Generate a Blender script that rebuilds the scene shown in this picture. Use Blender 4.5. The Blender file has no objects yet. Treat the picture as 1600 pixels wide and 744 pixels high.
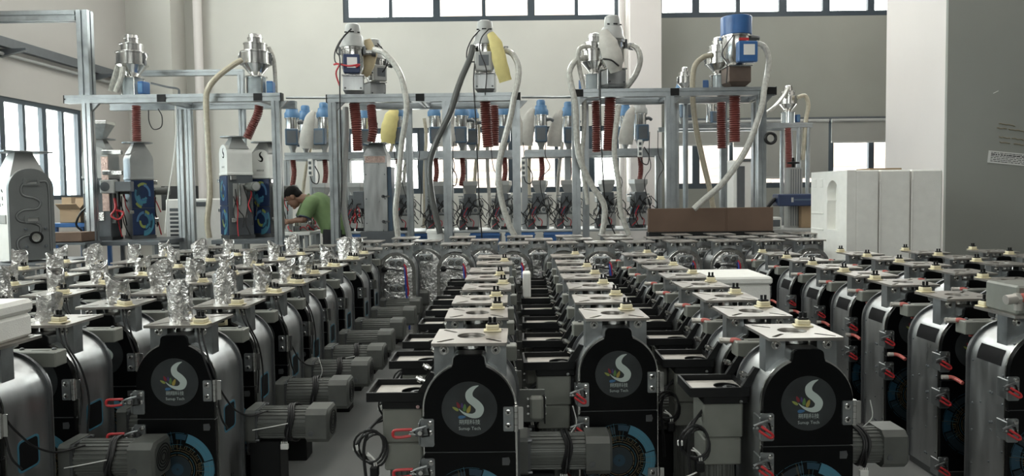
import bpy, math, random
from math import pi, sin, cos, radians, sqrt, atan2
from mathutils import Vector, Matrix
from mathutils.geometry import tessellate_polygon

SC = bpy.context.scene
COL = SC.collection

# ------------------------------------------------------------------ camera
CAM_Z = 1.4
FOC = 1110.0
PITCH, ROLL = radians(2.6), radians(-0.7)
fw = Vector((0, cos(PITCH), -sin(PITCH)))
u0 = Vector((0, sin(PITCH), cos(PITCH)))
r0 = Vector((1, 0, 0))
RV = cos(ROLL) * r0 + sin(ROLL) * u0
UV = -sin(ROLL) * r0 + cos(ROLL) * u0
PX, PY = 805.6, 350.4
cam_data = bpy.data.cameras.new('camera')
cam = bpy.data.objects.new('camera', cam_data)
COL.objects.link(cam)
cam_data.sensor_width = 36
cam_data.lens = 36 * FOC / 1600
cam_data.shift_x = (800 - PX) / 1600
cam_data.shift_y = (PY - 372) / 1600
cam_data.clip_end = 300
B = -fw
cam.matrix_world = Matrix(((RV.x, UV.x, B.x, 0), (RV.y, UV.y, B.y, 0), (RV.z, UV.z, B.z, CAM_Z), (0, 0, 0, 1)))
SC.camera = cam


def at(px, py, Y):
    """point at depth Y (metres from the camera along the hall) seen at pixel px, py"""
    d = fw + RV * ((px - PX) / FOC) - UV * ((py - PY) / FOC)
    return Vector((0, 0, CAM_Z)) + d * (Y / d.y)


# ------------------------------------------------------------------ world, lights, exposure
SC.view_settings.view_transform = 'Standard'
SC.view_settings.look = 'None'
SC.view_settings.gamma = 1.0
SC.view_settings.use_curve_mapping = False
SC.view_settings.exposure = 0.8
W = bpy.data.worlds.new('overcast_sky')
SC.world = W
W.use_nodes = True
bg = W.node_tree.nodes['Background']
bg.inputs['Color'].default_value = (1.0, 0.975, 0.925, 1)
bg.inputs['Strength'].default_value = 7.0
FILL_LAMP_W = 14.0


def portal(loc, rot, sx, sy):
    l = bpy.data.lights.new('window_portal', 'AREA')
    l.shape = 'RECTANGLE'
    l.size, l.size_y = sx, sy
    l.cycles.is_portal = True
    o = bpy.data.objects.new('window_portal', l)
    o.location = loc
    o.rotation_euler = rot
    COL.objects.link(o)


XL, YB, XR, YF, ZC = -6.2, 12.0, 7.4, -5.0, 6.4      # left wall, back wall, right wall, wall behind, ceiling
LZ0, LZ1 = 1.37, 2.64            # lower windows
UZ0, UZ1 = 4.3, 6.1              # upper windows
portal((XL - .1, 6.0, (LZ0 + LZ1) / 2), (0, radians(-90), 0), LZ1 - LZ0, 8.5)
portal((XL - .1, 5.35, (UZ0 + UZ1) / 2), (0, radians(-90), 0), UZ1 - UZ0, 9.7)
portal((-.5, YB + .1, (UZ0 + UZ1) / 2), (radians(-90), 0, 0), 6.6, UZ1 - UZ0)
portal((4.5, YB + .1, (UZ0 + UZ1) / 2), (radians(-90), 0, 0), 4.2, UZ1 - UZ0)
portal((0, YF - .1, 3.8), (radians(90), 0, 0), 7.0, 1.0)  # portal of the added rear window
portal((1.0, YB + .1, (LZ0 + LZ1) / 2), (radians(-90), 0, 0), 10, LZ1 - LZ0)

# ------------------------------------------------------------------ materials
MATS = {}


def mat(name, col, rough=.5, metal=0., var=.0, scale=8., bump=0., bscale=30., spec=None, stretch=None, rvar=0., coat=0., trans=0., alpha=1.):
    m = bpy.data.materials.new(name)
    m.use_nodes = True
    nt = m.node_tree
    p = nt.nodes['Principled BSDF']
    p.inputs['Base Color'].default_value = (*col, 1)
    p.inputs['Roughness'].default_value = rough
    p.inputs['Metallic'].default_value = metal
    if spec is not None:
        p.inputs['Specular IOR Level'].default_value = spec
    if coat:
        p.inputs['Coat Weight'].default_value = coat
        p.inputs['Coat Roughness'].default_value = .08
    if trans:
        p.inputs['Transmission Weight'].default_value = trans
    if alpha < 1:
        p.inputs['Alpha'].default_value = alpha
    if var or bump or rvar:
        tc = nt.nodes.new('ShaderNodeTexCoord')
        mp = nt.nodes.new('ShaderNodeMapping')
        nt.links.new(tc.outputs['Object'], mp.inputs['Vector'])
        oi = nt.nodes.new('ShaderNodeObjectInfo')
        ml = nt.nodes.new('ShaderNodeMath'); ml.operation = 'MULTIPLY'; ml.inputs[1].default_value = 37.
        nt.links.new(oi.outputs['Random'], ml.inputs[0])
        nt.links.new(ml.outputs[0], mp.inputs['Location'])
        if stretch:
            mp.inputs['Scale'].default_value = stretch
        if var or rvar:
            n = nt.nodes.new('ShaderNodeTexNoise')
            n.inputs['Scale'].default_value = scale
            n.inputs['Detail'].default_value = 5
            nt.links.new(mp.outputs[0], n.inputs['Vector'])
        if var:
            mr = nt.nodes.new('ShaderNodeMapRange')
            mr.inputs[1].default_value, mr.inputs[2].default_value = .3, .7
            mr.inputs[3].default_value, mr.inputs[4].default_value = 1 - var, 1 + var
            nt.links.new(n.outputs[0], mr.inputs[0])
            mx = nt.nodes.new('ShaderNodeVectorMath'); mx.operation = 'SCALE'
            mx.inputs[0].default_value = col
            nt.links.new(mr.outputs[0], mx.inputs['Scale'])
            nt.links.new(mx.outputs[0], p.inputs['Base Color'])
        if rvar:
            mr2 = nt.nodes.new('ShaderNodeMapRange')
            mr2.inputs[1].default_value, mr2.inputs[2].default_value = .3, .7
            mr2.inputs[3].default_value, mr2.inputs[4].default_value = max(.03, rough - rvar), rough + rvar
            nt.links.new(n.outputs[0], mr2.inputs[0])
            nt.links.new(mr2.outputs[0], p.inputs['Roughness'])
        if bump:
            n2 = nt.nodes.new('ShaderNodeTexNoise')
            n2.inputs['Scale'].default_value = bscale
            n2.inputs['Detail'].default_value = 4
            nt.links.new(mp.outputs[0], n2.inputs['Vector'])
            b = nt.nodes.new('ShaderNodeBump')
            b.inputs['Strength'].default_value = bump
            b.inputs['Distance'].default_value = .01
            nt.links.new(n2.outputs[0], b.inputs['Height'])
            nt.links.new(b.outputs[0], p.inputs['Normal'])
    MATS[name] = m
    return m


M = {}
M['plate'] = mat('brushed_plate_steel', (.41, .385, .36), .36, .88, .10, 12, rvar=.08)
M['steel'] = mat('body_steel', (.45, .46, .465), .37, .95, .14, 6, rvar=.1, stretch=(3, 3, .6))
M['bracket'] = mat('bracket_steel', (.29, .305, .31), .40, .9, .15, 20, rvar=.08)
M['bright'] = mat('bright_steel', (.58, .575, .56), .2, 1., .05, 20)
M['darksteel'] = mat('dark_steel', (.14, .145, .15), .42, .8, .2, 9)
M['blackgloss'] = mat('black_gloss_panel', (.0022, .0025, .003), .28, 0, .2, 6, spec=.16)
M['black'] = mat('black_plastic', (.007, .0075, .008), .5, 0, .15, 12, spec=.3)
M['rubber'] = mat('black_rubber', (.01, .01, .011), .45)
M['trayfloor'] = mat('tray_floor_plate', (.50, .47, .43), .5, .3, .12, 14)
M['motor'] = mat('motor_grey_paint', (.12, .125, .116), .45, .2, .1, 15)
M['gear'] = mat('gear_grey_paint', (.23, .235, .21), .45, .2, .08, 12)
M['cream'] = mat('cream_nylon', (.80, .72, .50), .5, 0, .05, 10)
M['white'] = mat('white_plastic', (.80, .80, .77), .4, 0, .03, 10)
M['foil'] = mat('crinkled_foil', (.74, .73, .72), .22, 1., .22, 26, .7, 45)
M['red'] = mat('red_rubber', (.50, .03, .035), .4)
M['redtube'] = mat('red_air_tube', (.52, .12, .10), .35)
M['fitting'] = mat('pale_fitting', (.55, .52, .48), .35, .5)
M['bluep'] = mat('blue_print', (.06, .19, .27), .35)
M['blued'] = mat('deep_blue_print', (.012, .045, .075), .3)
M['bluef'] = mat('faint_blue_print', (.010, .02, .028), .3)
M['orangep'] = mat('amber_print', (.17, .125, .055), .35)
M['tealp'] = mat('teal_outline', (.06, .22, .30), .4)
M['disc'] = mat('sticker_disc', (.027, .031, .033), .3, 0, .4, 8)
M['logo'] = mat('sticker_pale_ink', (.48, .55, .52), .45)
for n_, c_ in dict(leafred=(.20, .02, .03), leafpurple=(.07, .04, .15), leafgreen=(.09, .20, .06), leafyellow=(.36, .28, .06), leafblue=(.05, .15, .30), leaflime=(.26, .30, .07)).items():
    M[n_] = mat('sticker_' + n_, c_, .4)
M['alu'] = mat('aluminium_profile', (.36, .385, .40), .36, .9, .12, 10, rvar=.06)
M['aludark'] = mat('post_aluminium', (.40, .42, .43), .45, .8)  # plain aluminium of rack posts and table legs
M['maroon'] = mat('maroon_hose', (.16, .042, .035), .42, 0, .1, 20)
M['hose'] = mat('clear_hose', (.43, .425, .39), .25, 0, .2, 30, spec=.6)
M['hosewarm'] = mat('yellowed_hose', (.42, .38, .29), .3, 0, .14, 25)
M['hosedark'] = mat('smoked_hose', (.085, .088, .085), .28, 0, .1, 25)
M['blue'] = mat('blue_enamel', (.035, .115, .30), .32, 0, .08, 10)
M['bluelight'] = mat('light_blue_enamel', (.075, .18, .33), .38, 0, .08, 10)
M['bluegrey'] = mat('blue_grey_box', (.065, .105, .155), .4, 0, .06, 10)
M['doorgrey'] = mat('door_grey_enamel', (.16, .17, .17), .45, .2, .06, 8)
M['navy'] = mat('navy_box', (.012, .028, .085), .35)
M['greyp'] = mat('grey_enamel', (.36, .365, .355), .4, 0, .05, 10)
M['dgrey'] = mat('dark_grey_enamel', (.10, .11, .12), .4, 0, .08, 10)
M['bagwhite'] = mat('white_filter_cloth', (.50, .485, .45), .85, 0, .08, 14, .3, 40)
M['bagyellow'] = mat('yellow_filter_cloth', (.60, .52, .22), .8, 0, .06, 14, .3, 40)
M['bagtan'] = mat('tan_filter_cloth', (.55, .46, .30), .8, 0, .06, 14, .3, 40)
M['glassy'] = mat('sight_glass', (.45, .50, .52), .08, .3, .1, 12)
M['card'] = mat('brown_cardboard', (.125, .080, .057), .8, 0, .06, 6)
M['cardlight'] = mat('light_cardboard', (.38, .27, .17), .8, 0, .06, 6)
M['foam'] = mat('white_foam', (.88, .87, .83), .8, 0, .03, 14, .25, 180)
M['paper'] = mat('white_paper', (.70, .70, .68), .7)
M['ink'] = mat('black_ink', (.008, .008, .009), .7, spec=.15)
M['faintink'] = mat('faint_tan_ink', (.27, .235, .17), .8)
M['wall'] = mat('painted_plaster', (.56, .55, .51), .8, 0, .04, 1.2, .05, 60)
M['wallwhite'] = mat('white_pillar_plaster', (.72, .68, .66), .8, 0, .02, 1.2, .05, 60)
M['wallshade'] = mat('shaded_back_plaster', (.265, .268, .242), .8, 0, .05, 1.2, .05, 60)  # shade right of the column, put into the plaster colour
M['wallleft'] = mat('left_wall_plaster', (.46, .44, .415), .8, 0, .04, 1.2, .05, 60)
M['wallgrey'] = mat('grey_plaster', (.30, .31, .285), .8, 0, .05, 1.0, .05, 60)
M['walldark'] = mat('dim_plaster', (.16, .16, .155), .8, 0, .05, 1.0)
M['ceil'] = mat('white_ceiling', (.70, .70, .69), .9, 0, .02, 2)
M['floor'] = mat('grey_floor_paint', (.20, .205, .20), .45, 0, .12, 1.5, rvar=.1)
M['winframe'] = mat('dark_window_frame', (.035, .05, .065), .45)
M['blind'] = mat('grey_roller_blind', (.30, .30, .28), .85, 0, .03, 4)
M['skin'] = mat('skin', (.20, .105, .068), .5, 0, .05, 10)
M['hair'] = mat('black_hair', (.004, .0035, .0035), .7, spec=.2)
M['shirt'] = mat('green_cotton', (.15, .225, .10), .85, 0, .06, 12, .3, 60)
M['trousers'] = mat('black_cotton', (.012, .012, .014), .85)
M['peach'] = mat('peach_render', (.21, .165, .14), .8)
M['peachpale'] = mat('pale_render', (.24, .205, .185), .8)
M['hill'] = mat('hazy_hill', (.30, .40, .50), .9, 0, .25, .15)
M['benchtop'] = mat('bench_top_steel', (.42, .44, .45), .45, .6, .1, 8)
M['wood'] = mat('pallet_wood', (.30, .21, .12), .75, 0, .1, 8)
M['rust'] = mat('brown_steel', (.16, .12, .10), .4, .5, .1, 10)
M['wire'] = mat('red_wire', (.42, .02, .03), .4)
M['bluewire'] = mat('blue_wire', (.03, .07, .36), .4)
M['pinkstrip'] = mat('pink_copper_foil', (.46, .34, .30), .3, .8, .2, 30, .6, 60)
# window glass: clear pane that lets daylight through, with a faint reflection
g = bpy.data.materials.new('window_glass'); g.use_nodes = True
nt = g.node_tree; nt.nodes.clear()
o_ = nt.nodes.new('ShaderNodeOutputMaterial'); mx = nt.nodes.new('ShaderNodeMixShader')
tr = nt.nodes.new('ShaderNodeBsdfTransparent'); gl = nt.nodes.new('ShaderNodeBsdfGlossy')
tr.inputs[0].default_value = (.94, .97, .97, 1); gl.inputs['Roughness'].default_value = .03
mx.inputs[0].default_value = .05
nt.links.new(tr.outputs[0], mx.inputs[1]); nt.links.new(gl.outputs[0], mx.inputs[2]); nt.links.new(mx.outputs[0], o_.inputs[0])
M['glass'] = g
lamp_m = bpy.data.materials.new('lamp_diffuser'); lamp_m.use_nodes = True
lamp_m.node_tree.nodes['Principled BSDF'].inputs['Emission Color'].default_value = (1, .97, .92, 1)
lamp_m.node_tree.nodes['Principled BSDF'].inputs['Emission Strength'].default_value = 6
M['lamp'] = lamp_m


# ------------------------------------------------------------------ mesh builder
def smooth(pts, n=6):
    """Catmull-Rom through points"""
    P = [Vector(p) for p in pts]
    if len(P) < 3:
        return P
    P = [P[0] * 2 - P[1]] + P + [P[-1] * 2 - P[-2]]
    out = []
    for i in range(1, len(P) - 2):
        a, b, c, d = P[i - 1:i + 3]
        for k in range(n):
            t = k / n
            out.append(.5 * ((2 * b) + (c - a) * t + (2 * a - 5 * b + 4 * c - d) * t * t + (3 * b - a - 3 * c + d) * t ** 3))
    out.append(P[-2])
    return out


class MB:
    def __init__(s):
        s.v, s.f, s.m = [], [], []

    def add(s, vs, fs, m):
        o = len(s.v)
        s.v += [tuple(p) for p in vs]
        s.f += [tuple(i + o for i in f) for f in fs]
        s.m += [m] * len(fs)
        return s

    def box(s, x0, x1, y0, y1, z0, z1, m, bev=0.0, xf=None):
        if bev <= 0:
            vs = [(x, y, z) for x in (x0, x1) for y in (y0, y1) for z in (z0, z1)]
            fs = [(0, 1, 3, 2), (4, 6, 7, 5), (0, 4, 5, 1), (2, 3, 7, 6), (0, 2, 6, 4), (1, 5, 7, 3)]
        else:
            b = min(bev, (x1 - x0) / 2.01, (y1 - y0) / 2.01, (z1 - z0) / 2.01)
            vs, idx = [], {}
            X, Y, Z = (x0, x1), (y0, y1), (z0, z1)
            for i in (0, 1):
                for j in (0, 1):
                    for k in (0, 1):
                        p = [X[i], Y[j], Z[k]]
                        q = [X[i] + (b if i == 0 else -b), Y[j] + (b if j == 0 else -b), Z[k] + (b if k == 0 else -b)]
                        for a in range(3):
                            w = list(q); w[a] = p[a]
                            idx[(i, j, k, a)] = len(vs); vs.append(tuple(w))
            fs = []
            for sgn in (0, 1):
                fs.append([idx[(sgn, 0, 0, 0)], idx[(sgn, 1, 0, 0)], idx[(sgn, 1, 1, 0)], idx[(sgn, 0, 1, 0)]][::1 if sgn else -1])
                fs.append([idx[(0, sgn, 0, 1)], idx[(1, sgn, 0, 1)], idx[(1, sgn, 1, 1)], idx[(0, sgn, 1, 1)]][::-1 if sgn else 1])
                fs.append([idx[(0, 0, sgn, 2)], idx[(1, 0, sgn, 2)], idx[(1, 1, sgn, 2)], idx[(0, 1, sgn, 2)]][::1 if sgn else -1])
            for i in (0, 1):
                for j in (0, 1):
                    f = [idx[(i, j, 0, 0)], idx[(i, j, 0, 1)], idx[(i, j, 1, 1)], idx[(i, j, 1, 0)]]
                    fs.append(f if (i == j) else f[::-1])
                    f = [idx[(i, 0, j, 0)], idx[(i, 0, j, 2)], idx[(i, 1, j, 2)], idx[(i, 1, j, 0)]]
                    fs.append(f[::-1] if (i == j) else f)
                    f = [idx[(0, i, j, 1)], idx[(0, i, j, 2)], idx[(1, i, j, 2)], idx[(1, i, j, 1)]]
                    fs.append(f if (i == j) else f[::-1])
                    for k in (0, 1):
                        f = [idx[(i, j, k, a)] for a in range(3)]
                        fs.append(f if (i + j + k) % 2 else f[::-1])
        if xf is not None:
            vs = [xf @ Vector(p) for p in vs]
        return s.add(vs, fs, m)

    def cbox(s, c, d, m, bev=0., xf=None):
        return s.box(c[0] - d[0] / 2, c[0] + d[0] / 2, c[1] - d[1] / 2, c[1] + d[1] / 2, c[2] - d[2] / 2, c[2] + d[2] / 2, m, bev, xf)

    def rings(s, rings, m, cap0=True, cap1=True, close=False):
        n = len(rings[0])
        vs = [p for r in rings for p in r]
        fs = []
        for i in range(len(rings) - 1):
            for k in range(n):
                a, b = i * n + k, i * n + (k + 1) % n
                fs.append((a, b, b + n, a + n))
        if cap0: fs.append(tuple(range(n))[::-1])
        if cap1: fs.append(tuple(range((len(rings) - 1) * n, len(rings) * n)))
        return s.add(vs, fs, m)

    def lathe(s, prof, c, m, n=18, axis='z', cap0=True, cap1=True):
        rs = []
        for r, h in prof:
            ring = []
            for k in range(n):
                a = 2 * pi * k / n
                p = {'z': (r * cos(a), r * sin(a), h), 'y': (r * cos(a), h, -r * sin(a)), 'x': (h, r * cos(a), r * sin(a))}[axis]
                ring.append((c[0] + p[0], c[1] + p[1], c[2] + p[2]))
            rs.append(ring)
        return s.rings(rs, m, cap0, cap1)

    def tube(s, pts, r, m, n=8, caps=True, flat=None):
        P = [Vector(p) for p in pts]
        R = r if isinstance(r, (list, tuple)) else [r] * len(P)
        T = []
        for i in range(len(P)):
            t = P[min(i + 1, len(P) - 1)] - P[max(i - 1, 0)]
            T.append(t.normalized() if t.length > 1e-9 else Vector((0, 0, 1)))
        up = Vector((0, 1, 0)) if abs(T[0].y) < .8 else Vector((1, 0, 0))
        nrm = (up - T[0] * up.dot(T[0])).normalized()
        rings = []
        for i, p in enumerate(P):
            nrm = (nrm - T[i] * nrm.dot(T[i])).normalized()
            b = T[i].cross(nrm)
            fl = flat if flat else 1.
            rings.append([p + (nrm * cos(2 * pi * k / n) * fl + b * sin(2 * pi * k / n)) * R[i] for k in range(n)])
        return s.rings(rings, m, caps, caps)

    def cyl(s, p0, p1, r, m, n=12, r1=None):
        return s.tube([p0, p1], [r, r if r1 is None else r1], m, n)

    def prism(s, outline, a0, a1, m, plane='xz', holes=(), mside=None):
        loops = [list(outline)] + [list(h) for h in holes]

        def area(l): return sum(l[i][0] * l[(i + 1) % len(l)][1] - l[(i + 1) % len(l)][0] * l[i][1] for i in range(len(l)))
        for i, l in enumerate(loops):
            if (area(l) < 0) != (i > 0): l.reverse()

        def P(p, a): return {'xz': (p[0], a, p[1]), 'xy': (p[0], p[1], a), 'yz': (a, p[0], p[1])}[plane]
        tri = tessellate_polygon([[Vector((p[0], p[1], 0)) for p in l] for l in loops])
        flat = [p for l in loops for p in l]
        n = len(flat)
        flip = plane == 'xz'
        vs = [P(p, a0) for p in flat] + [P(p, a1) for p in flat]
        fs = []
        for t in tri:
            q = [flat[i] for i in t]
            ccw = (q[1][0] - q[0][0]) * (q[2][1] - q[0][1]) - (q[2][0] - q[0][0]) * (q[1][1] - q[0][1]) > 0
            t = t if ccw else t[::-1]
            lo, hi = t[::-1], tuple(i + n for i in t)
            if flip: lo, hi = lo[::-1], hi[::-1]
            fs += [tuple(lo), tuple(hi)]
        s.add(vs, fs, m)
        vs2, fs2, o = [], [], 0
        for l in loops:
            k = len(l)
            for i in range(k):
                vs2 += [P(l[i], a0), P(l[i], a1)]
            for i in range(k):
                a, b = o + 2 * i, o + 2 * ((i + 1) % k)
                f = (a, b, b + 1, a + 1)
                fs2.append(f[::-1] if flip else f)
            o += 2 * k
        return s.add(vs2, fs2, mside or m)

    def xform(s, mtx, start=0):
        for i in range(start, len(s.v)):
            s.v[i] = tuple(mtx @ Vector(s.v[i]))
        return s

    def build(s, name, angle=35):
        me = bpy.data.meshes.new(name)
        me.from_pydata(s.v, [], s.f)
        names = []
        for k in s.m:
            if k not in names: names.append(k)
        for k in names: me.materials.append(M[k])
        ix = {k: i for i, k in enumerate(names)}
        me.polygons.foreach_set('material_index', [ix[k] for k in s.m])
        me.polygons.foreach_set('use_smooth', [True] * len(me.polygons))
        me.validate()
        me.update()
        me.set_sharp_from_angle(angle=radians(angle))
        return me


def ob(name, mesh, parent=None, loc=(0, 0, 0), rz=0., label=None, kind=None, rot=None, sc=None):
    if isinstance(mesh, MB): mesh = mesh.build(name)
    o = bpy.data.objects.new(name, mesh)
    COL.objects.link(o)
    o.location = loc
    if rot is not None: o.rotation_euler = rot
    elif rz: o.rotation_euler = (0, 0, rz)
    if sc: o.scale = sc
    if parent is not None: o.parent = parent
    if label: o['label'] = label
    if kind: o['kind'] = kind
    return o


def tag(o, label, cat, group=None, kind=None):
    o['label'] = label; o['category'] = cat
    if group: o['group'] = group
    if kind: o['kind'] = kind
    return o


def thing(name, label, cat, loc=(0, 0, 0), rz=0., group=None, sc=1.):
    o = bpy.data.objects.new(name, None)
    o.empty_display_size = .05
    COL.objects.link(o)
    o.location = loc; o.rotation_euler = (0, 0, rz); o.scale = (sc, sc, sc)
    return tag(o, label, cat, group)


def struct(name, mb, parent=None, loc=(0, 0, 0)):
    o = ob(name, mb, parent, loc)
    if parent is None: o['kind'] = 'structure'
    return o


def arc(cx, cz, r, a0, a1, n):
    return [(cx + r * cos(a0 + (a1 - a0) * i / n), cz + r * sin(a0 + (a1 - a0) * i / n)) for i in range(n + 1)]


def rrect(x0, x1, z0, z1, r, n=3):
    return arc(x1 - r, z0 + r, r, -pi / 2, 0, n) + arc(x1 - r, z1 - r, r, 0, pi / 2, n) + arc(x0 + r, z1 - r, r, pi / 2, pi, n) + arc(x0 + r, z0 + r, r, pi, 1.5 * pi, n)


def text_mesh(txt, size):
    """flat lettering as (verts, faces) in the XZ plane, centred"""
    cu = bpy.data.curves.new('lettering', 'FONT')
    cu.body = txt; cu.size = size; cu.align_x = 'CENTER'; cu.align_y = 'CENTER'; cu.resolution_u = 2
    o = bpy.data.objects.new('lettering', cu)
    COL.objects.link(o)
    dg = bpy.context.evaluated_depsgraph_get()
    me = bpy.data.meshes.new_from_object(o.evaluated_get(dg))
    vs = [(v.co.x, 0, v.co.y) for v in me.vertices]
    fs = [tuple(p.vertices) for p in me.polygons]
    bpy.data.objects.remove(o); bpy.data.curves.remove(cu); bpy.data.meshes.remove(me)
    return vs, fs


def put_text(mb, txt, cx, y, cz, width, m, height=None, back=False):
    vs, fs = text_mesh(txt, 1.)
    if not vs: return
    w = max(v[0] for v in vs) - min(v[0] for v in vs)
    s = width / w
    sz = s if height is None else height / (max(v[2] for v in vs) - min(v[2] for v in vs))
    mb.add([(cx + v[0] * s, y, cz + v[2] * sz) for v in vs], fs, m)


# ------------------------------------------------------------------ the hall
def wall_with_holes(plane, c0, c1, a0, a1, z0, z1, holes, m):
    """slab between c0 and c1; holes (h0, h1, hz0, hz1) along the wall"""
    mb = MB()
    cuts = sorted({a0, a1} | {h[0] for h in holes} | {h[1] for h in holes})
    for p, q in zip(cuts, cuts[1:]):
        mid = (p + q) / 2
        zs = [z0]
        for h in sorted([h for h in holes if h[0] < mid < h[1]], key=lambda h: h[2]):
            zs += [h[2], h[3]]
        zs.append(z1)
        for i in range(0, len(zs), 2):
            if plane == 'y': mb.box(p, q, c0, c1, zs[i], zs[i + 1], m)
            else: mb.box(c0, c1, p, q, zs[i], zs[i + 1], m)
    return mb


UB = at(750, 33, YB).z
UBR = at(1200, 26, YB).z
bx = lambda px, py=30: at(px, py, YB).x
U1 = (bx(536), bx(969), UB, UZ1)
U2 = (bx(1027), 6.6, UBR, UZ1)
L1W = (bx(541, 300), bx(972, 250), at(640, 303, YB).z, at(640, 200, YB).z)
L2W = (bx(1040, 290), 6.6, at(1090, 295, YB).z, at(1250, 188, YB).z)
XM = bx(1000)
struct('wall_back', wall_with_holes('y', YB, YB + .2, XL - .2, XM, 0, ZC, [U1, L1W], 'wall'))
struct('wall_back_right', wall_with_holes('y', YB, YB + .2, XM, XR, 0, ZC, [U2, L2W], 'wallshade'))  # same wall, darkened by colour for its shade
LWIN = (1.8, 10.24, LZ0, LZ1)
LUP = (.5, 10.2, UZ0, UZ1)
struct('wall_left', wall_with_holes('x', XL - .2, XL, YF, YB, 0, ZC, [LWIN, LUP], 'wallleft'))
FILL_WIN = (-3.5, 3.5, 3.3, 4.3)  # unseen rear window, added and sized as soft front fill
struct('wall_rear', wall_with_holes('y', YF - .2, YF, XL - .2, XR, 0, ZC, [FILL_WIN], 'walldark'))
struct('wall_right', MB().box(XR, XR + .2, YF - .2, YB + .2, 0, ZC, 'walldark'))
PX0 = at(1478, 280, 7.9).x
struct('wall_front', MB().box(PX0, XR, 7.9, 7.94, 0, ZC, 'wallgrey'))  # thin front skin, darker grey than the block behind it
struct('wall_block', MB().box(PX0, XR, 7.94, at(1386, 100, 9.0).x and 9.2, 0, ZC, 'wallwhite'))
struct('floor', MB().box(XL - .2, XR + .2, YF - .2, YB + .2, -.1, 0, 'floor'))
struct('ceiling', MB().box(XL - .2, XR + .2, YF - .2, YB + .2, ZC, ZC + .1, 'ceil'))
struct('trim_1', MB().box(bx(977), bx(1025), 11.55, YB, 0, ZC, 'wallwhite', .01))
p = at(312, 200, 11.8)
struct('trim_2', MB().cyl((p.x, 11.85, 0), (p.x, 11.85, ZC), .07, 'wallwhite', 14))
p = at(972, 100, 11.7)
struct('trim_3', MB().cyl((p.x, 11.75, 0), (p.x, 11.75, ZC), .05, 'wallwhite', 14))
struct('trim_4', MB().box(XL, XL + .72, 11.5, YB, 0, ZC, 'wall'))
p = at(1215, 188, 11.9)
struct('trim_5', MB().box(L2W[0], 6.6, 11.93, YB, p.z, p.z + .05, 'dgrey'))


def window(n, plane, c, a0, a1, z0, z1, mull, fwid=.09):
    root = bpy.data.objects.new('window_%d' % n, None); COL.objects.link(root); root['kind'] = 'structure'
    e = .06

    def bar(name, p, q, zz0, zz1, t=e, m='winframe', off=0.):
        mb = MB()
        if plane == 'y': mb.box(p, q, c + .05 - t / 2 + off, c + .05 + t / 2 + off, zz0, zz1, m)
        else: mb.box(c - .05 - t / 2, c - .05 + t / 2, p, q, zz0, zz1, m)
        ob(name, mb, root)
    bar('sill_rail', a0, a1, z0, z0 + fwid); bar('head_rail', a0, a1, z1 - fwid, z1)
    bar('stile', a0, a0 + fwid, z0 + fwid, z1 - fwid); bar('stile', a1 - fwid, a1, z0 + fwid, z1 - fwid)
    xs = [a0 + fwid]
    for x, w in mull:
        bar('mullion', x - w / 2, x + w / 2, z0 + fwid, z1 - fwid)
        xs += [x - w / 2, x + w / 2]
    xs.append(a1 - fwid)
    for i in range(0, len(xs), 2):
        if xs[i + 1] > xs[i]: bar('pane', xs[i], xs[i + 1], z0 + fwid, z1 - fwid, .006, 'glass')
    return root


window(1, 'y', YB, *U1, [(bx(x), w) for x, w in ((610, .06), (682, .12), (756, .06), (830, .12), (901, .06))])
window(2, 'y', YB, *U2, [(bx(x), w) for x, w in ((1088, .12), (1154, .07), (1224, .13), (1292, .12), (1362, .11))] + [(5.0 + .72 * i + 2.0, .1) for i in range(0)])
window(3, 'y', YB, *L1W, [(bx(x, 270), w) for x, w in ((600, .06), (658, .12), (727, .06), (800, .12), (870, .06), (925, .1))])
window(4, 'y', YB, *L2W, [(bx(x, 270), w) for x, w in ((1088, .12), (1143, .06), (1190, .12), (1243, .06), (1297, .13), (1362, .09))])
window(5, 'x', XL, *LWIN, [(10.24 - .39 * i, .05 if i % 2 else .085) for i in range(1, 21)], .06)
window(6, 'x', XL, *LUP, [(9.4 - .8 * i, .08) for i in range(11)], .06)
window(7, 'y', YF - .15, *FILL_WIN, [(-3.5 + 1.0 * i, .08) for i in range(1, 7)])  # added fill window behind the camera
# roller blinds
for n, (xa, xb, yb) in enumerate(((1041, 1141, 226), (1146, 1188, 228), (1193, 1294, 277), (1299, 1388, 221))):
    zb = at(xa, yb, 11.9).z
    t = thing('roller_blind', 'grey roller blind ' + ['half drawn over the window behind the left posts of the right frame', 'drawn half down behind the white tower air conditioner', 'drawn almost fully down behind the far right loader', 'hanging short beside the white pillar'][n], 'blind', (at(xa, yb, 11.92).x, 11.92, 0), 0, 'roller blinds on the back windows')
    wd = at(xb, yb, 11.92).x - at(xa, yb, 11.92).x
    ob('fabric', MB().box(0, wd, -.004, .004, zb, L2W[3] - .02, 'blind'), t)
    ob('bottom_bar', MB().box(0, wd, -.012, .012, zb - .025, zb + .005, 'greyp', .004), t)
    ob('roller', MB().cyl((0, 0, L2W[3] - .02), (wd, 0, L2W[3] - .02), .03, 'greyp', 10), t)
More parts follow.
